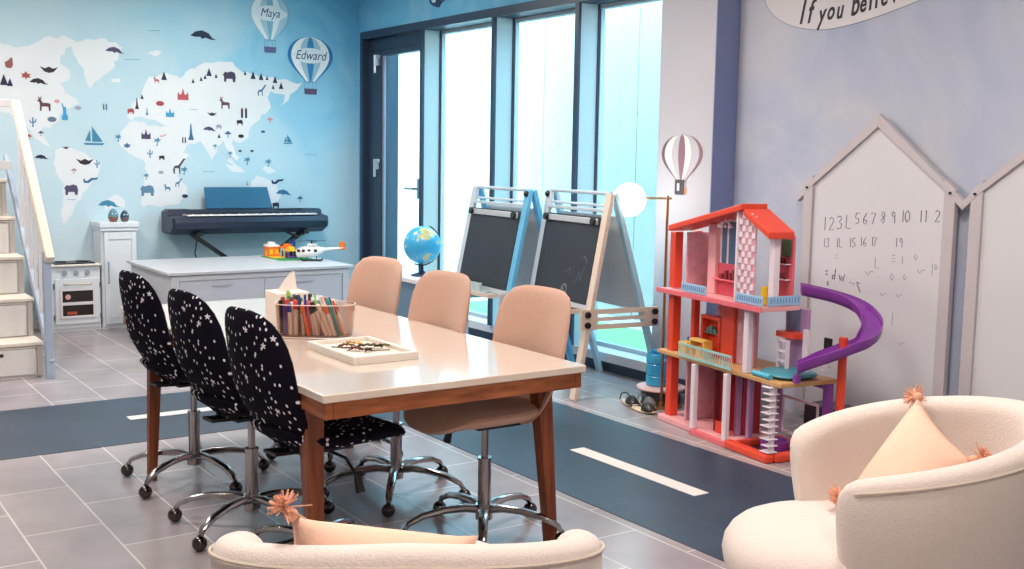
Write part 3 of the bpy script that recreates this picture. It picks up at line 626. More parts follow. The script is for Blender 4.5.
# ------------------------------------------------------------------ EASELS
M_chalk=mat('chalkboard','#27303B',.6,var=.18,scale=6); M_ease=mat('grey blue easel metal','#BCC9D4',.4); 
def easel(loc,rz,lean,label,legmat,legL,sidecol,knobs):
    r=thing('art_easel',label,'easel',loc,rz,'art easels by the window')
    W=.76; Lh=1.31; sp=.66; ln=math.radians(lean)
    def F(x,s_,o=0): # front plane: s along slope, o off plane towards the viewer (-y)
        return Vector((x,s_*math.sin(ln)-o*math.cos(ln),s_*math.cos(ln)+o*math.sin(ln)))
    apex=Lh*math.sin(ln); zt=Lh*math.cos(ln)
    for x in(0,-W):
        MB().bar(F(x,0),F(x,Lh),.062,.032,(0,1,0)).build('front_leg',legmat if x==0 else legL,r,bev=.005)
        MB().bar(Vector((x,sp,0)),Vector((x,apex+.03,zt)),.055,.032,(0,1,0)).build('rear_leg',sidecol,r,bev=.005)
    MB().tube([F(x,Lh-.0,.0) for x in(-W-.01,.01)],.012,12).tube([F(x,Lh-.075,-.02) for x in(-W,0)],.009,10).build('top_rail',M_ease,r)
    MB().bar(F(-W+.02,Lh-.11),F(-.02,Lh-.11),.02,.035,(0,1,0)).build('crossbar',M_ease,r,bev=.003)
    MB().ball(F(knobs,Lh-.03,.02),.022,12).build('corner_knob',M_black,r)
    # chalkboard
    cb=MB(); a=[F(-W+.035,.60,.018),F(-.035,.60,.018),F(-.035,1.155,.018),F(-W+.035,1.155,.018)]; b=[F(-W+.035,.60,.006),F(-.035,.60,.006),F(-.035,1.155,.006),F(-W+.035,1.155,.006)]
    cb.add(a+b,[(0,1,2,3),(7,6,5,4),(0,4,5,1),(1,5,6,2),(2,6,7,3),(3,7,4,0)]); board=cb.build('chalkboard',M_chalk,r,smooth=False)
    cl=MB().bar(F(-W+.055,1.125,.028),F(-.05,1.125,.028),.04,.016,(0,1,0)); cl.build('paper_clip_bar',mat('satin silver','#C9CDD3',.3,.3),board,bev=.005)
    for x in(-W+.075,-.075): MB().tube([F(x,1.125,.036),F(x,1.125,.056)],.024,14).build('clip_knob',M_black,board)
    bt=MB().bar(F(-W,.585,.0),F(0,.585,.0),.03,.03,(0,1,0)); bt.build('lower_rail',M_ease,r,bev=.003)
    # rear board (white side)
    th=math.atan2(apex+.03-sp,zt)
    def G(x,s_,o=0): 
        t_=s_/math.hypot(zt,apex+.03-sp); return Vector((x,sp+(apex+.03-sp)*t_+o,zt*t_))
    a=[G(-W+.035,.56,.0),G(-.035,.56,.0),G(-.035,1.2,.0),G(-W+.035,1.2,.0)]; b=[p+Vector((0,.012,0)) for p in a]
    MB().add(a+b,[(0,3,2,1),(4,5,6,7),(0,4,5,1),(1,5,6,2),(2,6,7,3),(3,7,4,0)]).build('whiteboard_panel',mat('grey white board back','#DDE5EA',.5),r,smooth=False)
    # tray
    y0=.56*math.sin(ln)
    tr_=MB().box((-W+.02,y0-.15,.545),(-.02,y0-.01,.553)).box((-W+.02,y0-.155,.545),(-.02,y0-.149,.575)).box((-W+.015,y0-.155,.545),(-W+.021,y0-.01,.575)).box((-.021,y0-.155,.545),(-.015,y0-.01,.575)); tr_.build('paint_tray',M_birch,r,smooth=False,bev=.002)
    # side plates with slots
    for x,m__ in((.028,M_birch if abs(lean-10.2)<.01 else M_ease),(-W-.028,M_ease)):
        ya,yb=.045,.50
        pl=MB()
        z0_,z1_=.445,.57
        t_=.009
        yA,yB=.02,.60
        pl.box((x-t_,yA,z0_),(x+t_,yB,z0_+.03)).box((x-t_,yA,z1_-.03),(x+t_,yB,z1_)).box((x-t_,yA,z0_+.03),(x+t_,yA+.12,z1_-.03)).box((x-t_,yB-.11,z0_+.03),(x+t_,yB,z1_-.03)).box((x-t_,yA+.12,(z0_+z1_)/2-.012),(x+t_,yB-.11,(z0_+z1_)/2+.012))
        sd=pl.build('side_brace',m__,r,smooth=False,bev=.0)
        s2=1 if x>0 else -1
        for yy in(yA+.045,yB-.035):
            for zz in(z0_+.03,z1_-.03): MB().tube([(x+s2*t_,yy,zz),(x+s2*(t_+.014),yy,zz)],.02,14).build('brace_knob',M_black,sd)
    return r,F
e1,F1=easel((-5.363,4.168,0),math.radians(-7.3),10.2,'right art easel with a chalk drawn circle and beech front leg',M_birch,M_ease,mat('pale blue easel paint','#A8CFE2',.4),-.76)
e2,F2=easel((-6.225,4.135,0),math.radians(-3.8),11.7,'left art easel with a clean dark chalkboard and a sky blue front leg',mat('sky blue easel paint','#63B3DC',.4),M_ease,mat('sky blue easel paint','#63B3DC',.4),0)
# chalk squiggles on the right board
ch=MB()
def sq(pts,r_=.0022): ch.tube([F1(x,s_,.0185) for x,s_ in pts],r_,5)
sq([(-.33+.035*math.cos(a),.67+.035*math.sin(a)) for a in [2*PI*k/14 for k in range(15)]]); sq([(-.33+.02*math.cos(a),.68+.018*math.sin(a)) for a in [1.5*PI*k/8 for k in range(9)]],.003)
sq([(-.2,.72),(-.17,.80),(-.15,.74),(-.12,.83)],.0018); sq([(-.2,.86),(-.14,.90),(-.1,.86)],.0015); sq([(-.35,.78),(-.3,.81),(-.28,.77)],.0015)
ch.build('chalk_drawing',mat('chalk dust','#7F8A94',.9),[c for c in e1.children if c.name.startswith('chalkboard')][0])
# things in the easel trays
def tray_items(e,y0,specs):
    Mx=Matrix.Translation(e.location)@Matrix.Rotation(e.rotation_euler.z,4,'Z')
    for (x,col,nm,lab,k) in specs:
        p=Mx@Vector((x,y0-.08,.5535))
        if k=='pot':
            r=thing(nm,lab,nm.replace('_',' '),p); MB().lathe([(.028,0),(.032,.065),(.027,.065),(.022,.008)],n=14).build('pot',mat('clear aqua plastic','#B7D3D8',.3),r); MB().lathe([(.0215,.009),(.0245,.055)],n=14).build('paint',mat(nm+col,col,.4),r)
        else:
            o=MB().box((-.03,-.015,0),(.03,.015,.02)).build(nm,mat(nm+col,col,.5),loc=p,bev=.003); tag(o,lab,nm.replace('_',' '))
y0=.56*math.sin(math.radians(11.7))
tray_items(e2,y0,[(-.62,'#DCE9EC','paint_pot','first pale paint pot from the left in the left easel tray','pot'),(-.54,'#6A8C93','paint_pot','grey teal paint pot second from left in the left easel tray','pot'),(-.46,'#E9F2F4','paint_pot','white paint pot third from left in the left easel tray','pot'),(-.38,'#3C6274','paint_pot','dark teal paint pot in the middle of the left easel tray','pot'),(-.30,'#C9DDE2','paint_pot','pale aqua paint pot right of the dark teal pot in the left easel tray','pot'),(-.2,'#93B7C0','board_eraser','grey blue eraser at the right end of the left easel tray','box')])
y0=.56*math.sin(math.radians(10.2))
tray_items(e1,y0,[(-.12,'#D8643A','chalk_block','orange chalk block in the right easel tray','box'),(-.05,'#3A2A3E','chalk_block','dark purple chalk block beside the beech leg in the right easel tray','box')])

# ------------------------------------------------------------------ FLOOR LAMP
lp=thing('floor_lamp','brass floor lamp with glowing white globe beside the column','lamp',(-4.975,4.55,0))
M_brass=mat('brass','#B98A5E',.25,.9)
MB().tube([(0,0,.02),(0,0,1.29)],.0085,12).build('pole',M_brass,lp)
MB().tube([(.03,0,1.275),(-.27,0,1.266)],.007,10).build('arm',M_brass,lp)
MB().lathe([(.13,0),(.13,.018),(.01,.024)],n=32).build('base',M_brass,lp)
MB().ball((-.355,-.0,1.252),.105,32).build('globe_shade',mat('glowing opal glass','#FFF6EA',.3,emit=9),lp)

# ------------------------------------------------------------------ JUG, STEP, SHOES, BIN
ps=thing('round_step','round pale pink topped low step with dark base at the foot of the column','step stool',(-5.09,4.65,0))
MB().lathe([(.12,0),(.13,.075)],n=28).build('base',M_anth,ps); MB().lathe([(.15,.0755),(.155,.083),(.15,.092)],n=32).build('top',mat('pale pink plastic','#E6C3C0',.4),ps)
jg=thing('water_jug','translucent blue water jug standing on the low pink step','jug',(-5.12,4.65,.092))
MB().lathe([(.055,0),(.062,.01),(.062,.06),(.058,.066),(.062,.072),(.062,.135),(.058,.141),(.062,.147),(.062,.19),(.055,.205)],n=28,sx=1.25,sy=1.25).build('jug_body',mat('blue translucent plastic','#46BDF0',.15,trans=.35),jg)
MB().lathe([(.05,.2052),(.05,.222),(.04,.226)],n=24).build('lid',mat('deep blue plastic','#1F86C4',.3),jg)
MB().tube([(.07,-.02,.18),(.11,-.04,.17),(.11,-.04,.07),(.07,-.02,.05)],.008,8).build('handle',mat('deep blue plastic','#1F86C4',.3),jg)
bn=thing('storage_bin','dark blue storage bin standing behind the left of the dollhouse','storage bin',(-4.78,4.80,0))
MB().lathe([(.13,0),(.16,.42),(.15,.42),(.122,.012)],n=4,M=Matrix.Rotation(PI/4,4,'Z')).build('bin_body',mat('navy blue plastic','#1C4A9A',.35),bn,bev=.01)
MB().lathe([(.163,.4),(.17,.41),(.17,.43),(.163,.43)],n=4,M=Matrix.Rotation(PI/4,4,'Z')).build('rim',mat('navy blue plastic','#1C4A9A',.35),bn,smooth=False)
def shoe(loc,rz,label,c1,c2):
    r=thing('shoe',label,'shoe',loc,rz,'shoes beside the dollhouse')
    def so(a,b,o): return (a,b*(1-.25*max(0,-a/.12))*1.0,.009+o+.012*max(0,a/.12)**2)
    MB().pad(so,.115,.038,.009,e=2.6,n=28,rings=5).build('sole',mat('shoe sole'+c2,c2,.6),r)
    vs=[];fs=[];n=9
    for i_,x in enumerate((.02,.045,.07,.09,.105)):
        hh=[.05,.052,.042,.03,.018][i_]; ww=[.036,.037,.036,.03,.02][i_]
        for k in range(n): a=PI*k/(n-1); vs.append((x,ww*math.cos(a),.016+hh*math.sin(a)))
    for i_ in range(4):
        for k in range(n-1): fs.append((i_*n+k,i_*n+k+1,(i_+1)*n+k+1,(i_+1)*n+k))
    fs.append(tuple(4*n+k for k in range(n)))
    o=MB().add(vs,fs).build('upper',mat('shoe leather'+c1,c1,.3),r); sd=o.modifiers.new('thick','SOLIDIFY'); sd.thickness=.003
    MB().tube([(-.07,.036,.02),(-.09,.02,.05),(-.095,0,.055),(-.09,-.02,.05),(-.07,-.036,.02)],.004,6).build('heel_strap',mat('shoe leather'+c1,c1,.3),r)
a_=math.radians(-20)
shoe((-5.10,4.40,0),a_,'black shoe lying farthest left beside the dollhouse base','#1B1A1C','#CFC6B4')
shoe((-4.90,4.34,0),a_+.3,'black and tan sandal nearest the red dollhouse post','#2A2320','#D7C9A8')
shoe((-5.0,4.455,0),a_-.0,'grey shoe in front of the low pink step','#6E6A68','#BDB4A6')

# ------------------------------------------------------------------ DOLLHOUSE
DO=Vector((-4.717,4.286,0)); drz=math.radians(-8.49)
dh=thing('dollhouse','tall pink and red three storey dollhouse with elevator and spiral stairs','dollhouse',DO,drz)
D_red=mat('coral red plastic','#E4492F',.35); D_pink=mat('pink plastic','#EBA9AC',.4); D_dpink=mat('salmon plastic','#E8707A',.4); D_wh=mat('dollhouse white','#E9DDE6',.4); D_lil=mat('lilac plastic','#B08CBE',.4); D_pur=mat('purple plastic gloss','#8A3FA3',.3,coat=.3)
D_wood=mat('wood print floor','#CFA06A',.5,var=.1,scale=20); D_wallp=mat('pink patterned panel','#D9A0AE',.55,var=.25,scale=22); D_blue=mat('pale blue railing','#9CC3E4',.4); D_deep=mat('deep pink','#D9586B',.4)
D_wall2=mat('mauve patterned panel','#B98796',.55,var=.3,scale=26)
def db(name,a,b,m,bev=.003,par=None): return MB().box(a,b).build(name,m,par or dh,smooth=False,bev=bev)
F2Z,F3Z=.415,.775
# bases
db('ground_base',(0,0,0),(.70,.34,.035),D_pink,.006); db('base_step',(.36,-.03,0),(.70,-.001,.03),D_dpink,.004)
pf=MB().box((.68,-.035,0),(1.03,.02,.045)).box((.985,.021,0),(1.04,.33,.045)).box((.701,.28,0),(.984,.33,.045)).box((.7005,.0205,0),(.73,.28,.045)); pf.build('pool_frame',D_red,dh,smooth=False,bev=.012)
db('pool_floor',(.731,.021,0),(.984,.279,.008),mat('dark wine plastic','#4A2A38',.4))
MB().lathe([(.05,.009),(.07,.03),(.075,.075),(.07,.075),(.06,.03),(.0001,.02)],(.88,.14,0),24).build('tub',D_pur,dh)
# floors
db('second_floor',(-.02,.0,F2Z-.022),(1.08,.36,F2Z),D_wood,.003); 
MB().prism([(.0,-.0),(.93,-.02),(.93,.225),(.0,.30)],lambda u,v,t_:(u,v,t_),F3Z-.022,F3Z).build('third_floor',D_pink,dh,smooth=False,bev=.003)
db('third_floor_edge',(-.01,-.028,F3Z-.025),(.935,-.021,F3Z+.004),D_dpink)
# red posts left, three storeys
for z0_,z1_ in((.035,F2Z-.023),(F2Z+.001,F3Z-.024),(F3Z+.005,1.10)):
    MB().box((.03,.03,z0_),(.085,.085,z1_)).build('red_post',D_red,dh,smooth=False,bev=.006)
    MB().box((.03,.19,z0_),(.07,.23,z1_)).build('red_post',D_red,dh,smooth=False,bev=.006)
MB().tube([(.36,.0,0.03),(.36,.0,F2Z-.023)],.012,10).build('white_post',D_wh,dh); 
for x,y in((.37,-.012),(.66,-.012)): db('elevator_post',(x-.016,y-.012,.031),(x+.018,y+.016,F2Z-.023),D_wh,.004)
for x in(.47,.60,.70): db('inner_post',(x-.012,.10,.036),(x+.014,.13,F2Z-.023),D_lil if x>.55 else D_wh)
# elevator: translucent red cabin
M_redac=bpy.data.materials.new('translucent red acrylic'); M_redac.use_nodes=True; thin_glass(M_redac,'#D8505A')
el=db('elevator_cabin',(.47,.14,.036),(.61,.26,F2Z-.024),mat('red elevator back','#B03444',.35),.003)
MB().box((.475,.05,.036),(.60,.054,F2Z-.04)).build('elevator_door',M_redac,dh,smooth=False)
MB().box((.50,.045,.036),(.57,.049,.10)).build('door_panel',D_red,el,smooth=False)
# ground storey walls
db('ground_wall',(.12,.30,.036),(.44,.32,F2Z-.023),D_wall2); db('side_panel',(.20,.05,.036),(.215,.299,F2Z-.023),D_wallp)
db('garage_wall',(.66,.33,.05),(.69,.345,F2Z-.023),D_lil)
gf=MB().box((.70,.331,.06),(.98,.339,.075)).box((.70,.331,.25),(.98,.339,.265)).box((.70,.331,.075),(.712,.339,.25)).box((.968,.331,.075),(.98,.339,.25)); gf.build('garage_window_frame',D_wh,dh,smooth=False)
db('purple_leg',(1.03,.31,0),(1.07,.35,F2Z-.023),D_pur,.006); db('purple_beam',(.94,.32,F2Z-.06),(1.029,.34,F2Z-.0235),D_pur,.004)
MB().tube([(1.14,.33,0),(1.14,.33,.64)],.022,14).build('slide_post',D_red,dh)
# spiral stairs
sps=MB()
for k in range(11):
    z=.05+k*.033; sps.box((.955+.012*(k%2),-.02,z),(1.022,.045,z+.006))
spo=MB().tube([(1.0,.02,.0455),(1.0,.02,F2Z-.023)],.016,14).build('stair_column',D_wh,dh)
sps.build('stair_treads',D_wh,spo,smooth=False,bev=.002)
# second storey
db('back_wall',(.14,.30,F2Z+.001),(.50,.315,F3Z-.023),D_wallp); db('blue_window',(.28,.295,.62),(.34,.2995,.72),mat('blue grey panel','#6F83A6',.4))
db('red_partition',(.42,.12,F2Z+.001),(.53,.14,F3Z-.023),D_red); db('partition_panel',(.532,.14,F2Z+.001),(.68,.16,F3Z-.023),D_wallp)
db('white_post',(.765,-.0,F2Z+.001),(.805,.035,F3Z-.026),D_wh,.006)
db('kitchen_wall',(.76,.28,F2Z+.001),(.93,.30,F3Z-.023),D_lil); db('kitchen_window',(.78,.275,.64),(.88,.279,.75),mat('blue grey panel','#6F83A6',.4))
db('kitchen_counter',(.78,.20,.60),(.92,.274,.63),D_red); 
stl=MB()
for z in(.43,.48,.53,.585): stl.box((.83,.17,z),(.90,.195,z+.008))
for x in(.83,.895): stl.box((x,.17,F2Z+.001),(x+.007,.195,.595))
stl.build('step_shelf',D_wh,dh,smooth=False)
db('side_screen',(.965,.22,F2Z+.001),(1.0,.24,.66),D_wh)
rr_=MB()
for z in(.45,.475,.50,.525): rr_.box((1.0,.30,z),(1.08,.31,z+.008))
rr_.build('balcony_rails',D_wh,dh,smooth=False); db('black_screen',(1.005,.325,.53),(1.06,.335,.62),M_black)
fp=MB().box((.20,.14,F2Z+.001),(.38,.199,.44)).box((.20,.14,.44),(.22,.199,.62)).box((.36,.14,.44),(.38,.199,.62)).box((.20,.14,.62),(.38,.199,.64)).box((.22,.19,.44),(.36,.1985,.62)); fp.build('fireplace',D_red,dh,smooth=False,bev=.002)
fi=MB().box((.221,.15,.54),(.359,.189,.545)).box((.23,.16,.545),(.25,.18,.57)).box((.255,.16,.545),(.28,.18,.58)).box((.29,.16,.545),(.32,.18,.565)); fi.build('shelf_decor',mat('teal decor','#5F8C8A',.5),dh)
yt=MB().box((.22,.05,.50),(.36,.11,.512)).box((.22,.05,F2Z+.001),(.232,.11,.4995)).box((.348,.05,F2Z+.001),(.36,.11,.4995)).box((.26,.07,F2Z+.001),(.31,.1,.47)); yt.build('yellow_table',mat('pale yellow plastic','#F0C45A',.4),dh,smooth=False,bev=.002)
MB().box((.10,.06,F2Z+.001),(.17,.13,.475)).build('yellow_stool',P_ye,dh,smooth=False,bev=.004)
# floor 2 railing
rl=MB(); 
rl.box((.22,-.02,F2Z),(.70,-.012,F2Z+.012)).box((.22,-.02,F2Z+.065),(.70,-.012,F2Z+.077))
for k in range(25): x=.22+k*.02; rl.box((x-.0025,-.018,F2Z+.012),(x+.0025,-.014,F2Z+.065))
rl.build('balcony_railing',mat('aqua railing','#9CCFCB',.4),dh,smooth=False)
# mini pool on floor 2
def cus(a,b,o): return (.93+a,.17+b,F2Z+.018+o)
MB().pad(cus,.13,.13,.016,e=3).build('pool_cushion',mat('teal vinyl','#3D8FA0',.4),dh)
MB().tube([(.84,.02,F2Z+.015),(.98,.015,F2Z+.015)],.015,12).build('pool_roll',mat('aqua vinyl','#4FB3CF',.35),dh)
# third storey
db('third_back_wall',(.12,.26,F3Z+.001),(.44,.275,1.12),D_wallp); db('white_column',(.30,.10,F3Z+.001),(.37,.13,1.16),D_pink)
db('left_panel',(.12,.08,F3Z+.001),(.135,.259,1.10),D_wallp)
w3=MB()
w3.box((.37,.12,F3Z+.001),(.66,.13,.95)); w3.build('pink_half_wall',D_deep,dh,smooth=False,bev=.003)
wf=MB()
for x in(.38,.44,.54,.64): wf.box((x,.122,.951),(x+.014,.128,1.18))
wf.box((.38,.122,1.18),(.654,.128,1.195)); wf.build('window_frame',D_wh,dh,smooth=False)
MB().box((.39,.124,.951),(.645,.126,1.18)).build('window_pane',mat('slate blue pane','#5A6F94',.2),dh,smooth=False)
db('desk_ledge',(.37,.08,.86),(.65,.119,.868),D_dpink)
de=MB()
for x,h_ in((.42,.03),(.46,.05),(.50,.04),(.53,.06),(.57,.035)): de.box((x,.09,.868),(x+.022,.11,.868+h_))
de.build('ledge_ornaments',mat('maroon ornaments','#8A2F3A',.5),dh,smooth=False,bev=.004)
# shower tile wall: white lattice
sw=MB()
for i_ in range(5):
    for j in range(14):
        if (i_+j)%2==0: sw.box((.70+i_*.026,.0,F3Z+.01+j*.033),(.70+i_*.026+.024,.006,F3Z+.01+j*.033+.028))
db('white_divider',(.685,-.01,F3Z+.001),(.695,.12,1.25),D_wh); sw.build('lattice_screen',D_wh,dh,smooth=False)
db('lattice_back',(.70,.0065,F3Z+.001),(.83,.014,1.23),D_wallp)
db('right_back_wall',(.78,.205,F3Z+.001),(.885,.22,1.13),D_dpink); db('right_column',(.885,.05,F3Z+.001),(.925,.09,1.13),D_wh,.004)
db('picture_panel',(.80,.197,1.02),(.875,.204,1.11),mat('green pattern','#5E7A5C',.5,var=.4,scale=50))
for z in(.90,.98): db('wall_shelf',(.79,.165,z),(.875,.204,z+.006),D_wh)
for x,z in((.82,.906),(.845,.906),(.87,.906),(.82,.986),(.85,.986),(.88,.986)): MB().box((x-.02,.175,z),(x-.005,.195,z+.03)).build('shelf_bottle',mat('maroon ornaments','#8A2F3A',.5),dh,smooth=False,bev=.003)
ch_=MB().box((.815,.03,F3Z+.002),(.865,.08,F3Z+.04)).box((.855,.03,F3Z+.04),(.866,.08,F3Z+.10)); ch_.build('yellow_chair',P_ye,dh,smooth=False,bev=.006)
def rail3(x0,x1,y0,y1,nm='pale_blue_railing'):
    m_=MB(); 
    m_.box((x0,y0,F3Z+.005),(x1,y1,F3Z+.055)); nn=int((max(x1-x0,y1-y0))/.018)
    o=m_.build(nm,D_blue,dh,smooth=False,bev=.002)
    g=MB()
    for k in range(1,nn):
        if x1-x0>y1-y0: x=x0+(x1-x0)*k/nn; g.tube([(x,y0-.001,F3Z+.02),(x+.006,y0-.001,F3Z+.045)],.002,5)
        else: y=y0+(y1-y0)*k/nn; g.tube([(x1+.001,y,F3Z+.02),(x1+.001,y+.006,F3Z+.045)],.002,5)
    g.build('railing_pattern',mat('steel blue print','#5C86B8',.5),o)
rail3(.22,.45,-.015,-.009); rail3(.71,.93,-.015,-.009); rail3(.921,.927,.02,.23)
cha=MB()
for k in range(5): a=2*PI*k/5; cha.tube([(.50,.06,1.19),(.50+.035*math.cos(a),.06+.035*math.sin(a),1.165)],.003,5).ball((.50+.035*math.cos(a),.06+.035*math.sin(a),1.155),.009,8)
cha.tube([(.50,.06,1.24),(.50,.06,1.19)],.003,5); cha.build('chandelier',D_wh,dh)
# roof slabs
def slab(name,pa,pb,y0,y1,th,m):
    vs=[(pa[0],y0,pa[1]),(pb[0],y0,pb[1]),(pb[0],y1,pb[1]),(pa[0],y1,pa[1])]; vs+=[(x,y,z+th) for x,y,z in vs]
    return MB().add(vs,[(0,3,2,1),(4,5,6,7),(0,1,5,4),(1,2,6,5),(2,3,7,6),(3,0,4,7)]).build(name,m,dh,smooth=False,bev=.005)
slab('roof_left',(.08,1.105),(.735,1.255),-.02,.15,.034,D_red)
slab('roof_right',(.745,1.228),(.955,1.12),-.012,.15,.036,D_red)
# slide
pts=[(801,292,.83),(835,300,.795),(860,311,.75),(872,328,.68),(865,344,.615),(845,353,.57),(817,363,.52),(797,371,.475)]
Mi=(Matrix.Translation(DO)@Matrix.Rotation(drz,4,'Z')).inverted()
cp=[Mi@atz(*p) for p in pts]
def cr_(P,t_):
    n_=len(P)-1; i_=min(int(t_*n_),n_-1); f_=t_*n_-i_
    p0,p1,p2,p3=P[max(i_-1,0)],P[i_],P[i_+1],P[min(i_+2,n_)]
    return .5*((2*p1)+(p2-p0)*f_+(2*p0-5*p1+4*p2-p3)*f_*f_+(3*p1-p0-3*p2+p3)*f_**3)
vs=[];fs=[];NS=40; sec=[(-.058,.048),(-.052,.05),(-.05,.01),(-.03,-.006),(0,-.01),(.03,-.006),(.05,.01),(.052,.05),(.058,.048),(.056,.005),(.034,-.014),(0,-.02),(-.034,-.014),(-.056,.005)]
for i_ in range(NS+1):
    p=cr_(cp,i_/NS); d_=(cr_(cp,min(1,i_/NS+.02))-cr_(cp,max(0,i_/NS-.02))); d_.z=0; d_.normalize(); sd=Vector((d_.y,-d_.x,0))
    for a,b in sec: vs.append(p+sd*a*.9+Vector((0,0,b*.9)))
n=len(sec)
for i_ in range(NS):
    for k in range(n): fs.append((i_*n+k,i_*n+(k+1)%n,(i_+1)*n+(k+1)%n,(i_+1)*n+k))
fs.append(tuple(range(n)));fs.append(tuple(NS*n+k for k in range(n)))
slo=MB().add(vs,fs).build('slide',D_pur,dh,ang=50)
e=cp[-1]; MB().tube([(e.x,e.y,F2Z+.001),(e.x,e.y,e.z-.02)],.02,12).build('slide_foot',D_pur,slo)
# toy box behind
pb=thing('picture_box','low toy box with orange picture on its dark front behind the dollhouse pool','toy box',(-3.70,4.75,0),0)
MB().box((-.26,-.08,0),(.35,.1,.2)).build('box_body',mat('dark plum print','#3B3440',.5,var=.6,scale=30),pb,smooth=False,bev=.004)
pic=MB(); fnp=lambda u,v,t_:(u,-.08-t_,v)
pic.prism([(-.20,.05),(-.16,.12),(-.1,.15),(-.02,.13),(.02,.08),(.0,.04),(-.1,.03)],fnp,.0005,.003).prism([(.08,.05),(.12,.14),(.2,.13),(.25,.07),(.2,.03)],fnp,.0005,.003)
pic.build('orange_picture',mat('orange print','#D2622E',.5,var=.3,scale=30),pb,smooth=False)
MB().prism([(-.15+.03*math.cos(a),.05+.03*math.sin(a)) for a in [2*PI*k/14 for k in range(14)]],fnp,.0035,.005).build('wheel_picture',M_black,pb,smooth=False)

# ------------------------------------------------------------------ WHITEBOARDS
def wboard(xc,label,writing):
    r=thing('house_whiteboard',label,'whiteboard',(xc,5.09,0),0,'house shaped whiteboards on the wall')
    th=.035; M_fr=mat('grey beige board frame','#C4BEC2',.5)
    fn=lambda u,v,t_:(u,-t_,v)
    for s_ in(-1,1):
        MB().prism([(s_*.43,.04),(s_*.495,.04),(s_*.495,1.375),(s_*.43,1.43)],fn,0,th).build('frame_side',M_fr,r,smooth=False,bev=.003)
        MB().prism([(0,1.70),(0,1.775),(s_*.538,1.325),(s_*.538,1.275),(s_*.50,1.31),(s_*.4301,1.375)],fn,th*.02,th*1.04).build('frame_roof',M_fr,r,smooth=False,bev=.003)
        MB().tube([(s_*.468,-th*1.05,1.36),(s_*.468,-th*1.3,1.36)],.007,10).build('screw',M_black,r)
    MB().box((-.4299,-th,.04),(.4299,0,.1)).build('frame_bottom',M_fr,r,smooth=False)
    b=MB().prism([(-.4295,.1005),(.4295,.1005),(.4295,1.375),(0,1.70),(-.4295,1.375)],fn,.004,.018).build('board',mat('whiteboard laminate','#D9DADF',.25,var=.03,scale=2),r,smooth=False)
    return r,b
wr,wb=wboard(-3.872,'house shaped whiteboard with handwritten numbers behind the dollhouse',True)
wr2,wb2=wboard(-2.796,'blank house shaped whiteboard at the right edge above the armchair',False)
G={'0':[[(.2,0),(0,.3),(0,.7),(.25,1),(.5,.7),(.5,.3),(.2,0)]],'1':[[(.2,0),(.2,1)]],'2':[[(0,.8),(.2,1),(.45,.85),(.4,.6),(0,0),(.5,.05)]],'3':[[(0,.9),(.3,1),(.45,.8),(.2,.55),(.45,.4),(.4,.1),(.1,0),(0,.1)]],
'L':[[(0,1),(0,0),(.45,0)]],'4':[[(.1,1),(0,.4),(.5,.45)],[(.4,.8),(.35,0)]],'5':[[(.5,1),(.1,1),(.05,.55),(.4,.5),(.45,.15),(.05,0)]],'6':[[(.4,1),(.05,.5),(.05,.1),(.35,0),(.45,.3),(.1,.4)]],'7':[[(0,.95),(.5,1),(.15,0)]],
'8':[[(.4,.85),(.15,1),(.05,.75),(.4,.3),(.25,0),(.0,.2),(.4,.65),(.4,.85)]],'9':[[(.45,.8),(.2,1),(.05,.75),(.2,.55),(.42,.7),(.4,0)]],'-':[[(0,.9),(.4,1)],[(.05,.6),(.4,.55)]],'d':[[(.35,.1),(.05,.0),(.05,.35),(.35,.4)],[(.4,1),(.35,0)]],'W':[[(0,.6),(.15,0),(.35,.5),(.5,0),(.7,.7)]],
'<':[[(0,1),(.45,.9)],[(.1,.8),(.6,0)]],'.':[[(0,.0),(.08,.04)]],'=':[[(0,.0),(.45,.1)],[(.0,.35),(.4,.4)],[(.0,.7),(.4,.75)]],'o':[[(.2,0),(0,.3),(.2,.6),(.45,.35),(.2,0)]],'~':[[(0,.3),(.3,.0),(.6,.35),(.9,.3)]]}
def write(items,par,m,r_,name):
    mb=MB()
    for c_,px,py,h_ in items:
        p=aty(px,py,5.072); hh=h_
        for sgm in G[c_]: mb.tube([(p.x-wr.location.x+a*hh*.9,-.0182,p.z+b*hh) for a,b in sgm],r_,5)
    return mb.build(name,m,par)
M_ink=mat('black marker ink','#3A3B45',.5); M_faint=mat('faint marker ink','#8D90A0',.6)
row1=[('1',823,230),('2',829,230),('3',837,229),('L',846,228),('5',855,224),('6',863,224),('7',871,224),('8',881,223),('9',891,223),('1',901,222),('0',905,222),('1',919,222),('1',924,222),('2',935,222)]
write([(c_,x,y,.075 if x<850 else .062) for c_,x,y in row1],wb,M_ink,.0022,'numbers_top_row')
row2=[('1',823,247),('3',826,247),('1',836,247),('L',839,247),('1',849,247),('5',852,247),('1',860,246),('6',863,246),('1',871,246),('7',873,246),('1',895,247),('9',899,247)]
write([(c_,x,y,.05) for c_,x,y in row2],wb,M_ink,.0018,'numbers_second_row')
for q_ in [('-',825,279,.05),('d',832,279,.06),('W',839,281,.06),('.',850,283,.08),('.',853,284,.08),('<',856,292,.055),('2',827,285,.02)]: write([q_],wb,M_ink,.0026,'scribbled_letter')
write([('L',875,268,.06),('=',892,262,.05),('1',901,264,.04),('o',914,260,.05),('o',890,280,.06),('~',865,275,.07),('o',903,280,.05),('~',917,273,.06),('1',930,275,.06),('o',934,270,.05),('~',880,296,.05),('~',896,297,.05),('-',835,263,.05),('~',898,345,.05),('1',890,325,.07)],wb,M_faint,.0015,'faint_scribbles')

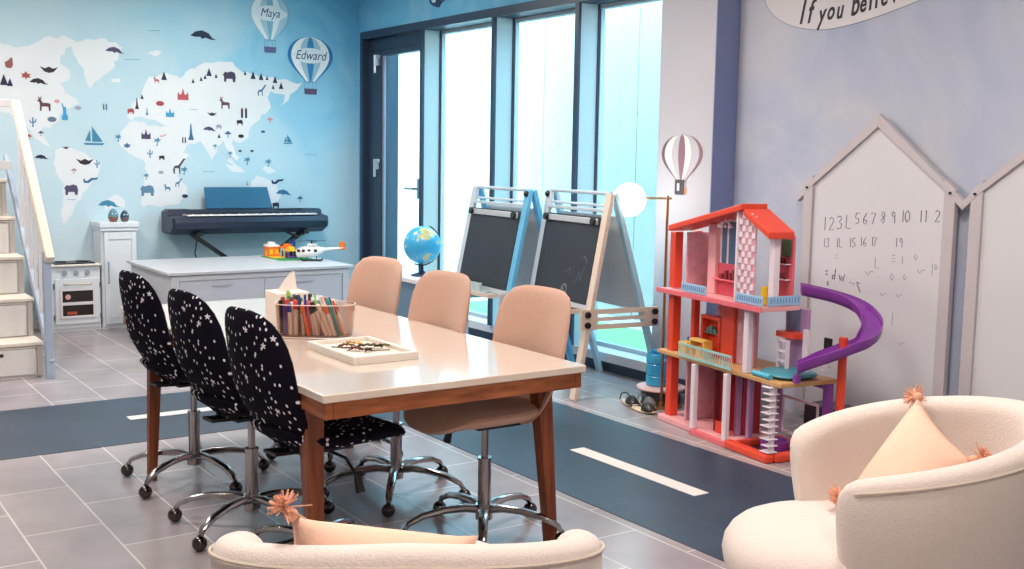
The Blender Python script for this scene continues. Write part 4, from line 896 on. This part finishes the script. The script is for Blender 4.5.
# ------------------------------------------------------------------ ARMCHAIRS
def tassel(mb,p,d,l=.052,n=80,sp=.8):
    d=Vector(d).normalized(); p=Vector(p)
    mb.ball(p,.016,10)
    rnd=random.Random(int(abs(p.x*1000)+abs(p.y*1000)+7))
    for k in range(n):
        q=d+Vector((rnd.uniform(-1,1),rnd.uniform(-1,1),rnd.uniform(-1,1)))*sp; q.normalize()
        e=p+q*l*rnd.uniform(.8,1.1); mid=p+d*l*.35+q*l*.25
        mb.tube([p,mid,e],[.002,.0022,.0018],4)
def pillow(name,label,loc,M,s_=.225,tl=(0,1,2,3)):
    r=thing(name,label,'pillow',loc)
    vs=[];fs=[];n=20
    def P(i_,j,sg):
        a=-1+2*i_/n; b=-1+2*j/n
        h=.085*((1-abs(a)**2.2)*(1-abs(b)**2.2))**.55
        pin=1-.10*(1-abs(a)**2)*abs(b)**3; pin2=1-.10*(1-abs(b)**2)*abs(a)**3
        return M@Vector((a*s_*pin2,b*s_*pin,sg*h))
    for sg in(1,-1):
        for i_ in range(n+1):
            for j in range(n+1): vs.append(P(i_,j,sg))
    m_=(n+1)**2
    for i_ in range(n):
        for j in range(n):
            f=(i_*(n+1)+j,(i_+1)*(n+1)+j,(i_+1)*(n+1)+j+1,i_*(n+1)+j+1); fs.append(f); fs.append(tuple(m_+q_ for q_ in reversed(f)))
    o=MB().add(vs,fs); ob=o.build('cushion_body',M_peach,r)
    bm=bmesh.new(); bm.from_mesh(ob.data); bmesh.ops.remove_doubles(bm,verts=bm.verts,dist=.0005); bmesh.ops.recalc_face_normals(bm,faces=bm.faces); bm.to_mesh(ob.data); bm.free()
    for p_ in ob.data.polygons: p_.use_smooth=True
    for q_ in tl:
        a,b=((-1,-1),(1,-1),(1,1),(-1,1))[q_]; tm=MB(); tassel(tm,M@Vector((a*s_*1.0,b*s_*1.0,0)),(M@Vector((.2,-1,0))+Vector((0,0,-.5))) if (q_==1 and len(tl)>1) else M@Vector((a,b,0))); tm.build('tassel',M_tassel,r)
    return r
def armchair(label,loc,rz,zb,za,oa=128,seatf=.17,rm=.40,tp=.085):
    # local +y = facing direction; back at -y
    r=thing('armchair',label,'armchair',loc,rz,'cream boucle barrel armchairs')
    Rm=rm; vs=[];fs=[]; NA=44; npf=18
    for i_ in range(NA+1):
        u=-1+2*i_/NA; ph=u*math.radians(oa); au=abs(u)
        zt=zb-(zb-za)*au**1.5
        endf=math.sqrt(max(0.0,1-max(0,(au-.90)/.10)**2)); th=.052*(.12+.88*endf); 
        ztt=zt-.05*(1-endf)
        zb0=.075+.0*(1-endf)
        prof=[]
        def Ro(z): t_=(z-.075)/(zb-.075); return Rm-tp+(tp+.03)*min(1,t_*1.5)**.7
        # outer going up
        for t_ in(0,.15,.35,.6,.85): z=zb0+(ztt-.05-zb0)*t_; prof.append((Ro(z)+th-.012*0,z))
        rc=Ro(ztt-.05)
        for a in(20,50,80,110,140,165): a_=math.radians(a); prof.append((rc+th*math.cos(a_),ztt-.05+.05*math.sin(a_)))
        for t_ in(1,.75,.5,.25,0): z=zb0+(ztt-.06-zb0)*t_; prof.append((Ro(z)-th,z))
        n=len(prof)
        sx,sy=-math.sin(ph),-math.cos(ph)
        for q_,z in prof: vs.append((sx*q_*-1,sy*q_,z))
    for i_ in range(NA):
        for k in range(n): fs.append((i_*n+k,i_*n+(k+1)%n,(i_+1)*n+(k+1)%n,(i_+1)*n+k))
    fs.append(tuple(range(n)));fs.append(tuple(NA*n+k for k in range(n)))
    sh=MB().add(vs,fs).build('shell',M_boucle,r,ang=80)
    sb=sh.modifiers.new('sub','SUBSURF'); sb.levels=1; sb.render_levels=1
    # piping seam along the outer rim
    pp=[]
    for i_ in range(2,NA-1):
        u=-1+2*i_/NA; ph=u*math.radians(oa); au=abs(u); zt=zb-(zb-za)*au**1.5; z=zt-.035
        t_=(zt-.05-.075)/(zb-.075); rc=Rm-tp+(tp+.03)*min(1,t_*1.5)**.7+.0505
        pp.append((math.sin(ph)*rc,-math.cos(ph)*rc,z))
    MB().tube(pp,.004,6).build('piping',mat('cream piping','#CDBFB0',.9),sh)
    def seat(z0,z1,w,l,yc,name,t_):
        def fn(a,b,o): return (a,yc+b,(z0+z1)/2+o)
        return MB().pad(fn,w,l,(z1-z0)/2,e=2.4,n=48,rings=9).build(name,M_boucle,r)
    cu=seat(.20,.43,.335,.36,seatf,'seat_cushion',0)
    seat(.06,.28,.325,.35,seatf-.01,'seat_base',0)
    MB().tube([(.328*math.cos(a)*1.0,seatf+.352*math.sin(a),.335) for a in [math.radians(q_) for q_ in range(-10,191,8)]],.004,6).build('piping',mat('cream piping','#CDBFB0',.9),cu)
    MB().lathe([(.20,0),(.21,.015),(.20,.03),(.05,.035),(.05,.07)],n=32).build('swivel_base',M_black,r)
    return r
# facing directions
A1=Vector((-1.985,2.80,0)); rz1=math.atan2(-(-.30),-.953)  # local +y -> (-.30,-.953)
rz1=math.atan2(.58,-.81)
armchair('cream boucle barrel armchair at the right, in front of the whiteboards',A1,rz1,.80,.63,138,.165,.345,.12)
A2=Vector((-2.32,1.30,0)); f2=Vector((-.86,.51,0)); rz2=math.atan2(-f2.x,f2.y)
armchair('cream boucle barrel armchair cut by the bottom edge, seen from behind',A2,rz2,.70,.53,112)
def basis(xv,yv): 
    xv=Vector(xv).normalized(); yv=Vector(yv); yv=(yv-xv*yv.dot(xv)).normalized(); z=xv.cross(yv); return Matrix((xv,yv,z)).transposed()
def basis2(xv,yv):
    xv=Vector(xv).normalized(); yv=Vector(yv).normalized()*.75; return Matrix((xv,yv,xv.cross(yv).normalized())).transposed()
# pillow 1: leaning in the right chair, turned to the camera's left
pillow('tasselled_pillow','peach pillow with tassels leaning in the right armchair',(-2.003,2.852,.557),basis2((.02,.30,.27),(.30,-.10,-.15)),.205,(0,1,2,3))
bk=-f2
pillow('tasselled_pillow','peach pillow with tassels in the armchair at the bottom edge',A2+Vector((.185,-.19,.505)),basis((.51,.86,-.12),(bk.x*.3,bk.y*.3,1)),.205,(3,))

# ------------------------------------------------------------------ BASKET & SHELF AT RIGHT EDGE
bs=thing('white_bench','low white slatted bench behind the right armchair','bench',(-2.15,4.15,0))
for z in(.08,.16,.24): MB().box((-.35,-.14,z),(.5,-.12,z+.045)).build('slat',M_white,bs,smooth=False,bev=.003)
MB().box((-.38,-.15,.30),(.53,.15,.33)).build('bench_top',M_white,bs,smooth=False,bev=.004)
for x in(-.36,.5): MB().box((x,-.14,0),(x+.03,.14,.2995)).build('bench_side',M_white,bs,smooth=False,bev=.002)
bk_=thing('woven_basket','round tan woven basket on the white bench at the right edge','basket',(-2.30,4.15,.331))
def weave():
    m=bpy.data.materials.new('woven cane'); m.use_nodes=True; nt=m.node_tree; b=nt.nodes['Principled BSDF']; b.inputs['Roughness'].default_value=.7
    tc=N(nt,'ShaderNodeTexCoord'); w_=N(nt,'ShaderNodeTexWave',bands_direction='Z'); w_.inputs['Scale'].default_value=30; w_.inputs['Distortion'].default_value=2
    nt.links.new(tc.outputs['Object'],w_.inputs[0]); r=ramp(nt,w_.outputs['Fac'],[(.2,'#8C6E54'),(.7,'#C8A582')]); nt.links.new(r.outputs[0],b.inputs['Base Color']); return m
MB().lathe([(.09,0),(.13,.08),(.155,.16),(.147,.16),(.12,.08),(.08,.012),(.0001,.01)],n=36).build('basket_body',weave(),bk_)
MB().tube([(.152*math.cos(2*PI*k/36),.152*math.sin(2*PI*k/36),.163) for k in range(37)],.008,8,cap=False).build('rim',mat('tan cane rim','#B98F68',.6),bk_)

# ------------------------------------------------------------------ WALL MURAL (flat prints on the wallpaper)
mu=thing('world_map_mural','world map mural with little animals, trees and landmarks on the blue wall','wall mural',(XB,3.2,0))
def bw(px,py): p=atx(px,py,XB); return (p.y-3.2,p.z)
fnb=lambda u,v,t_:(t_,u,v)
M_land=mat('pale land print','#DDE5EB',.8,var=.05,scale=6)
def rough(poly,amp=.012,seed=1):
    rnd=random.Random(seed); out=[]
    for i_ in range(len(poly)):
        a=Vector(poly[i_]);b=Vector(poly[(i_+1)%len(poly)]); L_=(b-a).length; nn=max(1,int(L_/.035))
        for k in range(nn):
            p=a.lerp(b,k/nn); 
            out.append((p.x+rnd.uniform(-amp,amp),p.y+rnd.uniform(-amp,amp)))
    return out
lands=[('greenland_print',[(88,40),(100,38),(115,42),(123,48),(117,58),(112,70),(103,76),(96,82),(90,87),(85,80),(82,70),(79,62),(72,55),(70,47),(78,42)]),
('north_america_print',[(-12,40),(22,48),(35,42),(50,36),(68,37),(76,44),(66,50),(60,56),(60,64),(70,72),(71,78),(60,84),(66,92),(75,98),(78,103),(70,108),(62,112),(58,120),(52,125),(48,128),(43,125),(40,130),(47,140),(50,147),(44,145),(36,138),(30,130),(22,118),(8,112),(-12,110)]),
('south_america_print',[(56,150),(66,147),(78,150),(90,157),(100,165),(98,174),(92,182),(86,192),(80,198),(74,206),(72,214),(66,224),(62,226),(60,215),(62,200),(63,182),(56,172),(53,162)]),
('africa_print',[(122,130),(130,122),(144,121),(152,127),(165,126),(172,132),(178,140),(183,152),(188,155),(182,165),(178,176),(186,186),(188,196),(178,203),(160,207),(140,206),(143,190),(146,172),(143,158),(135,156),(125,150),(118,142)]),
('eurasia_print',[(126,116),(134,112),(132,104),(140,96),(144,86),(150,78),(160,73),(172,74),(180,80),(190,70),(200,64),(215,62),(228,60),(240,70),(255,76),(275,79),(295,82),(302,84),(290,95),(288,103),(282,106),(284,96),(272,92),(266,98),(271,108),(262,116),(256,122),(250,128),(248,138),(240,144),(232,140),(234,150),(240,158),(236,162),(228,152),(222,142),(216,152),(211,160),(206,150),(200,142),(190,144),(184,150),(176,148),(168,138),(171,131),(164,124),(156,121),(150,118),(140,116),(130,121)]),
('australia_print',[(250,182),(258,176),(268,180),(276,184),(280,196),(275,205),(262,208),(250,202)]),
('island_print',[(112,78),(120,77),(120,82),(113,82)]),('island_print',[(226,165),(236,166),(240,172),(232,172)]),('island_print',[(262,168),(270,166),(276,172),(268,174)]),('island_print',[(226,154),(231,160),(244,171),(240,172),(228,162)]),
('island_print',[(148,53),(155,50),(162,52),(158,57),(152,56)]),('antarctica_print',[(104,204),(108,197),(118,195),(124,200),(126,208),(104,209)])]
for i_,(nm,pl) in enumerate(lands): MB().prism(rough([bw(*p) for p in pl],.014,i_+1),fnb,.0004,.0010+.00006*i_).build(nm,M_land,mu,smooth=False)
ICO={
'tree':[[(-.35,0),(0,1),(.35,0)]],
'deer':[[(-.4,0),(-.3,0),(-.26,.3),(.15,.3),(.2,0),(.3,0),(.3,.5),(.1,.55),(-.2,.55),(-.32,.75),(-.25,1),(-.38,.85),(-.5,1),(-.45,.75),(-.6,.68),(-.42,.6),(-.38,.4)]],
'beast':[[(-.5,0),(-.32,0),(-.3,.25),(.2,.25),(.24,0),(.42,0),(.48,.4),(.4,.75),(.1,.85),(-.2,.75),(-.4,.8),(-.6,.55),(-.5,.42)]],
'whale':[[(-.7,.15),(-.4,.4),(0,.5),(.4,.35),(.6,.1),(.85,.0),(.5,.0),(.2,.1),(0,.0),(-.1,.12),(-.4,.1)]],
'bird':[[(-.7,.5),(-.3,.35),(0,.5),(.3,.35),(.7,.5),(.35,.1),(0,.0),(-.35,.1)]],
'leaf':[[(0,0),(.1,.3),(.5,.25),(.35,.5),(.55,.7),(.2,.7),(0,1),(-.2,.7),(-.55,.7),(-.35,.5),(-.5,.25),(-.1,.3)]],
'tower':[[(-.18,0),(-.08,.35),(-.03,1),(.03,1),(.08,.35),(.18,0)]],
'statue':[[(-.18,0),(-.18,.3),(-.1,.35),(-.12,.75),(-.2,1.1),(-.14,1.1),(-.05,.85),(.08,.85),(.1,.35),(.18,.3),(.18,0)]],
'castle':[[(-.5,0),(-.5,.5),(-.42,.75),(-.34,.5),(-.15,.5),(-.1,.7),(0,1.1),(.1,.7),(.15,.5),(.34,.5),(.42,.75),(.5,.5),(.5,0)]],
'palm':[[(-.08,0),(.02,.5),(-.4,.45),(-.15,.65),(-.45,.8),(0,.75),(.15,1),(.2,.75),(.5,.7),(.2,.6),(.4,.35),(.1,.5),(.05,0)]],
'boat':[[(-.5,0),(.5,0),(.6,.12),(-.6,.12)],[(-.1,.18),(.5,.2),(-.1,1.1)],[(-.18,.2),(-.5,.25),(-.2,.9)]],
'giraffe':[[(-.3,0),(-.22,0),(-.2,.4),(.05,.4),(.08,0),(.16,0),(.16,.5),(.5,1),(.6,1.05),(.4,1.08),(.05,.62),(-.25,.55),(-.35,.3)]],
'cactus':[[(-.07,0),(-.07,.4),(-.3,.45),(-.35,.75),(-.25,.75),(-.22,.55),(-.07,.5),(-.07,1),(.07,1),(.07,.55),(.22,.62),(.25,.85),(.35,.85),(.3,.5),(.07,.42),(.07,0)]],
'oval':[[(.5*math.cos(a),.3+.3*math.sin(a)) for a in [2*PI*k/12 for k in range(12)]]],
'drop':[[(-.3,.1),(-.35,.5),(0,.75),(.2,1),(.3,.9),(.35,.3),(.2,0),(-.1,0)]],
'umbrella':[[(-.5,.5),(0,.9),(.5,.5),(.05,.45),(.05,0),(-.05,0),(-.05,.45)]],
'people':[[(-.3,0),(-.3,.8),(-.2,1),(-.1,.8),(-.1,0)],[(.1,0),(.1,.8),(.2,1),(.3,.8),(.3,0)]],
'snake':[[(-.6,.3),(-.5,.0),(-.1,0),(.2,.25),(.6,.3),(.7,.5),(.4,.45),(.1,.45),(-.2,.2),(-.4,.2),(-.45,.4)]],
}
NV='#1D2A4A'; TE='#3C84A8'; BK='#2A2630'; RD='#A84B4F'; PU='#4A4268'; LB='#3E9BCB'; GY='#9AA0B4'; BR='#5E3F4A'; PK='#D29AA4'; BL='#2F6C98'
icons=[('bear_face','drop',9,68,11,'#8F5A58'),('bird','bird',49,73,13,BK),('tree','tree',4,85,11,NV),('tree','tree',10,86,8,NV),('maple_leaf','leaf',26,80,9,RD),('beaver','whale',38,84,12,BK),('deer','deer',46,111,15,BR),('statue','statue',65,120,16,LB),('oval','oval',57,103,6,PK),('bus','oval',78,110,7,GY),
('orca','whale',114,53,13,PU),('penguins','people',105,110,7,BL),('fox','deer',157,83,7,RD),('tree','tree',164,80,9,NV),('tree','tree',193,83,5,NV),('castle','castle',183,100,12,'#B8515C'),('tower','tower',137,109,12,BK),('car','oval',160,106,9,'#A04048'),('bull','beast',131,114,7,RD),('bell','tree',142,99,5,BK),('torch','tower',147,115,8,BL),('mosque','castle',170,117,9,LB),
('tree','tree',205,79,5,NV),('tree','tree',201,81,5,NV),('tree','tree',209,76,9,NV),('tree','tree',216,78,5,NV),('bear','beast',230,82,14,'#3E3C54'),('tree','tree',245,75,5,NV),('tree','tree',253,79,9,NV),('tree','tree',261,80,8,NV),('tree','tree',267,80,5,NV),('tree','tree',275,83,8,NV),('tree','tree',281,89,8,NV),('tree','tree',273,89,5,NV),('seal','giraffe',261,96,12,BL),('narwhal','whale',202,39,19,NV),
('camel','deer',226,109,14,BR),('swallow','bird',212,116,8,NV),('panda','beast',240,125,7,BK),('pagodas','people',244,118,12,BK),('fan','umbrella',270,124,9,PK),('plane','whale',209,131,10,PU),('mammoth','beast',219,129,6,GY),('baobab','umbrella',228,138,9,BL),('temple','tree',219,138,5,BK),('pot','oval',241,138,7,BK),('boat','boat',288,144,10,TE),('dice','oval',263,133,5,BL),
('tower','tower',191,140,18,BL),('snake','snake',163,137,6,PK),('people','people',184,143,7,BK),('palm','palm',157,146,10,TE),('palm','palm',118,142,9,TE),('gem','leaf',127,149,7,BL),('taj_mahal','castle',146,139,10,PU),('cactus','cactus',150,158,9,TE),('monkey','beast',162,160,6,BK),('giraffe','giraffe',178,174,16,'#4A4A5C'),('palm','palm',184,175,10,TE),('palm','palm',146,180,8,TE),('lion','oval',161,174,6,GY),('zebra','deer',168,191,8,BL),('elephant','beast',148,196,14,'#5B84A0'),('ostrich','giraffe',178,187,9,BL),('turtle','oval',185,198,7,NV),
('cactus','cactus',33,127,10,TE),('rugby_ball','oval',52,122,9,'#5E7690'),('mushroom','umbrella',29,140,7,RD),('mask','umbrella',41,136,6,PU),('boat','boat',94,145,18,TE),('crocodile','whale',41,159,9,NV),('toucan','bird',85,165,13,BK),('swan','snake',90,183,12,BL),('jaguar','beast',72,195,13,'#4E4A68'),('flamingo','umbrella',74,174,7,'#B48CA4'),('dolphin','whale',108,207,15,TE),('christ_statue','cactus',97,168,8,TE),('bird','bird',66,149,5,BK),
('palm','palm',230,157,7,TE),('palm','palm',247,165,10,TE),('palm','palm',268,167,10,TE),('iguana','snake',277,184,12,NV),('whale','whale',283,195,13,BL),('elephant','beast',276,208,8,NV),('crab','umbrella',300,202,8,BL),('bug','oval',240,152,4,BK),('bug','oval',252,152,4,BK),('rainbow','umbrella',215,149,6,TE),('lizard','tower',247,185,5,BL)]
for nm,kd,px,py,sz,cl in icons:
    u,v=bw(px,py); s_=sz*8.9/FOC*1.0
    mb=MB()
    for pl in ICO[kd]: mb.prism([(u+a*s_,v+b*s_) for a,b in pl],fnb,.0018,.003)
    mb.build(nm+'_print',mat('print '+cl,cl,.7),mu,smooth=False)
# tiny blue captions (illegible strokes) printed in the sea
cap=MB()
for px,py,w_ in((148,31,12),(125,60,14),(170,202,0),(203,172,12),(305,155,12),(190,110,9),(68,200,8)):
    if w_:
        for k in range(int(w_/2)): u,v=bw(px+k*2.1,py); cap.box((.0018,u,v),(.0028,u+.011,v+.008))
cap.build('sea_caption_print',mat('print caption','#6FA8C4',.7),mu,smooth=False)

def balloon(name,label,loc,fn,cx,cz,w,h,cols,bask,text=None,rot=0,parentless=True,box=None,linec='#6F9CC0'):
    # fn maps (u right, v up, t out) local
    r=thing(name,label,'wall sticker',loc)
    def half(v): # v 0 bottom .. 1 top
        return math.sqrt(max(0,1-((v-.58)/.42)**2)) if v>.58 else (.22+.78*math.sin(PI/2*max(0,v/.58))**1.15)
    n=16
    def lune(a0,a1):
        L1=[(math.sin(a0)*half(k/n)*w/2,cz+h*k/n) for k in range(n+1)]; L2=[(math.sin(a1)*half(k/n)*w/2,cz+h*k/n) for k in range(n+1)]
        pl=L1+L2[::-1]; out=[]
        for p in pl:
            p=(p[0]+cx,p[1])
            if not out or (abs(p[0]-out[-1][0])+abs(p[1]-out[-1][1]))>1e-5: out.append(p)
        return out
    angs=[-PI/2,-1.0,-.5,-.17,.17,.5,1.0,PI/2]
    for k in range(7):
        c_=cols[k%len(cols)]
        if c_ is None: continue
        MB().prism(lune(angs[k],angs[k+1]),fn,.001,.0025).build('balloon_stripe',mat('print '+c_,c_,.7,var=.08),r,smooth=False)
    bw_=w*.13; bz=cz-h*.28
    MB().prism([(cx-bw_,bz),(cx+bw_,bz),(cx+bw_*1.1,bz+h*.13),(cx-bw_*1.1,bz+h*.13)],fn,.001,.003).build('balloon_basket',mat('print '+bask,bask,.7),r,smooth=False)
    rp=MB()
    for s_ in(-1,-.4,.4,1): rp.prism([(cx+s_*bw_-.002,bz+h*.13),(cx+s_*bw_+.002,bz+h*.13),(cx+s_*w*.12+.002,cz),(cx+s_*w*.12-.002,cz)],fn,.001,.002)
    rp.prism([(cx-w*.13,cz-.006),(cx+w*.13,cz-.006),(cx+w*.13,cz+.004),(cx-w*.13,cz+.004)],fn,.0026,.0032)
    rp.build('balloon_ropes',mat('print '+linec,linec,.7),r,smooth=False)
    if text:
        zc=cz+h*.58
        MB().prism([(cx+w*.36*math.cos(a)*(1.12 if abs(math.cos(a))>.97 else 1),zc+h*.17*math.sin(a)) for a in [2*PI*k/28 for k in range(28)]],fn,.0026,.0038).build('name_plate',mat('print plate','#DCEAF2',.7),r,smooth=False)
        me=poly_text(text,w*.26,.3,.85,.0)
        for v_ in me.vertices:
            p=fn(cx+v_.co.x,zc+v_.co.y,.0042+v_.co.z); v_.co=p
        o=bpy.data.objects.new('name_lettering',me); COL.objects.link(o); o.parent=r; me.materials.append(mat('print navy lettering','#24466B',.7))
    return r
def bwp(px,py): p=atx(px,py,XB); return p
p=bwp(270,40); t_=bwp(270,-6); wid=(bwp(291,17)-bwp(248,17)).length
balloon('hot_air_balloon_sticker','pale blue striped balloon print reading Maya at the top of the wall',(XB,p.y,p.z),fnb,0,0,wid,(t_.z-p.z),['#9CC4DA','#E4EEF3','#A9CDE0','#7FB4D2','#E4EEF3','#A9CDE0','#7FB4D2'],'#5B5E8C','Maya')
p=bwp(310.5,82); t_=bwp(313,37); wid=(bwp(334,55)-bwp(289,55)).length
balloon('hot_air_balloon_sticker','bright blue striped balloon print reading Edward near the window wall',(XB,p.y,p.z),fnb,0,0,wid,(t_.z-p.z),['#2477B4','#E9F1F5','#9CC4DA','#2F86C0','#9CC4DA','#E9F1F5','#2477B4'],'#5A4A6A','Edward')
fnw=lambda u,v,t_:(u,-t_,v)
p=aty(681,181,YW); t_=aty(682,134,YW); wid=(aty(703,157,YW)-aty(662,157,YW)).length
balloon('hot_air_balloon_sticker','brown and white striped balloon print on the pale column',(p.x,YW,p.z),fnw,0,0,wid,(t_.z-p.z),['#6E5560','#E4DDDC',None,'#8A6B78','#E4DDDC',None,'#8F6E74'],'#D97B45',None,linec='#8A7A80')
p=aty(680,187,YW)
sw_=thing('light_switch','dark square wall plate with white rocker on the column balloon','light switch',(p.x,YW,p.z))
MB().box((-.038,-.012,-.048),(.038,-.0035,.048)).build('plate',mat('dark grey plate','#4A4A50',.4),sw_,smooth=False,bev=.003); MB().box((-.011,-.018,-.024),(.011,-.0125,.024)).build('rocker',M_white,sw_,smooth=False,bev=.002)
# plane print above window
p=aty(437,2,YW)
pl=thing('airplane_sticker','dark blue propeller plane print above the windows','wall sticker',(p.x,YW,p.z))
def mp(pts): return [((x-437)*.0076,(2-y)*.0066) for x,y in pts]
MB().prism(mp([(419,-6),(421,1),(428,6),(436,8),(437,9.5),(439,8),(442,10),(445,7),(447,5),(457,1),(461,-1),(452,1),(446,1),(445,-3),(436,-4),(434,3),(426,2)]),fnw,.0,.003).build('plane_body',mat('print plane','#1F3760',.6),pl,smooth=False)
MB().prism(mp([(424,-8),(427,1),(434,2),(435,-10)]),fnw,.001,.0028).build('plane_wing',mat('print plane light','#DCE6EC',.6),pl,smooth=False)
MB().prism(mp([(446,-6),(447,3),(456,0),(450,-8)]),fnw,.001,.0028).build('plane_tail',mat('print plane light','#DCE6EC',.6),pl,smooth=False)
# speech bubble on the right wall
p=aty(815,29,YB)
bu=thing('quote_sticker','large white oval wall print with script lettering at the top right','wall sticker',(p.x,YB,p.z))
def R_(px,py): q_=aty(px,py,YB); return (q_.x-p.x,q_.z-p.z)
outl=[(766,-8),(766,2),(771,12),(780,20),(793,26),(808,29),(825,29.5),(845,26),(870,19),(895,10),(920,0),(960,-18),(1000,-34),(960,-60),(860,-55),(790,-38),(770,-22)]
poly=[R_(*q_) for q_ in outl]
def smooth_poly(P):
    out=[]; n=len(P)
    for i_ in range(n):
        p0,p1,p2,p3=[Vector(P[(i_+k)%n]) for k in(-1,0,1,2)]
        for t__ in(0,.25,.5,.75): v=.5*((2*p1)+(p2-p0)*t__+(2*p0-5*p1+4*p2-p3)*t__**2+(3*p1-p0-3*p2+p3)*t__**3); out.append((v.x,v.y))
    return out
sp_=smooth_poly(poly)
cxp=sum(a for a,b in sp_)/len(sp_); czp=sum(b for a,b in sp_)/len(sp_)
MB().prism([(cxp+(a-cxp)*1.008,czp+(b-czp)*1.014) for a,b in sp_],fnw,.0006,.002).build('bubble_outline',mat('print outline','#3F5878',.7),bu,smooth=False)
MB().prism(sp_,fnw,.0022,.0032).build('bubble_fill',mat('print bubble','#DAD8DC',.7),bu,smooth=False)
for ch_,px,py,sz,rt_ in(('I',801,14,.17,6),('f',809,13,.17,6),('y',821,15,.135,8),('o',830,12,.125,8),('u',839,11,.125,9),('b',854,6,.15,12),('e',862,4.5,.125,13),('l',869,1,.15,14),('i',875,-.5,.14,15),('e',883,-2,.125,16),('v',893,-5,.125,17),('e',902,-8,.125,18)):
    me=poly_text(ch_,sz*1.1,.45,.72,.0035); u,v=R_(px,py); ra=math.radians(rt_)
    for v_ in me.vertices:
        a,b=v_.co.x,v_.co.y; v_.co=fnw(u+a*math.cos(ra)-b*math.sin(ra),v+a*math.sin(ra)+b*math.cos(ra),.0036+v_.co.z)
    o=bpy.data.objects.new('script_letter',me); COL.objects.link(o); o.parent=bu; me.materials.append(mat('print black lettering','#1E2026',.6))

# ------------------------------------------------------------------ LIGHTS
W=bpy.data.worlds.new('sky'); SC.world=W; W.use_nodes=True; bg=W.node_tree.nodes['Background']; bg.inputs[0].default_value=(.50,.80,1.0,1); bg.inputs[1].default_value=11.0
def area(loc,rot,sx,sy,e,col,name):
    l=bpy.data.lights.new(name,'AREA'); l.shape='RECTANGLE'; l.size=sx; l.size_y=sy; l.energy=e; l.color=col
    o=bpy.data.objects.new(name,l); COL.objects.link(o); o.location=loc; o.rotation_euler=rot; return o
for i_,(x,y) in enumerate(((-8.2,.8),(-8.2,3.2),(-5.4,.8),(-5.4,3.2),(-2.6,.8),(-2.6,3.2),(0,1.0))):
    c_=thing('ceiling_panel_light','square ceiling light panel','ceiling light',(x,y,ZC-.03),0,'ceiling light panels')
    MB().box((-.31,-.31,0),(.31,.31,.029)).build('panel_frame',M_white,c_,smooth=False)
    MB().box((-.29,-.29,-.004),(.29,.29,-.0005)).build('diffuser',mat('warm diffuser','#FFF1E0',.5,emit=2),c_,smooth=False)
    area((x,y,ZC-.045),(0,0,0),.58,.58,44,(1,.89,.82),'ceiling_lamp')
# daylight portal over the window band (guides sampling only)
po=bpy.data.lights.new('window_portal','AREA'); po.shape='RECTANGLE'; po.size=4.2; po.size_y=2.6; po.cycles.is_portal=True
oo=bpy.data.objects.new('window_portal',po); COL.objects.link(oo); oo.location=(-7.6,5.22,1.35); oo.rotation_euler=(math.radians(-90),0,0)
SC.view_settings.view_transform='Standard'; SC.view_settings.look='None'; SC.view_settings.exposure=.1; SC.view_settings.gamma=1; SC.view_settings.use_curve_mapping=False
SC.cycles.use_denoising=True; SC.cycles.max_bounces=8; SC.cycles.transparent_max_bounces=12; SC.cycles.sample_clamp_indirect=6
# ------------------------------------------------------------------ CAMERA
cam=bpy.data.cameras.new('camera'); co=bpy.data.objects.new('camera',cam); COL.objects.link(co)
cam.sensor_width=36; cam.lens=FOC/1024*36; cam.clip_start=.05; cam.clip_end=100
Mx=Matrix((rt2,-dn2,-fw)).transposed().to_4x4(); Mx.translation=CAM; co.matrix_world=Mx
SC.camera=co
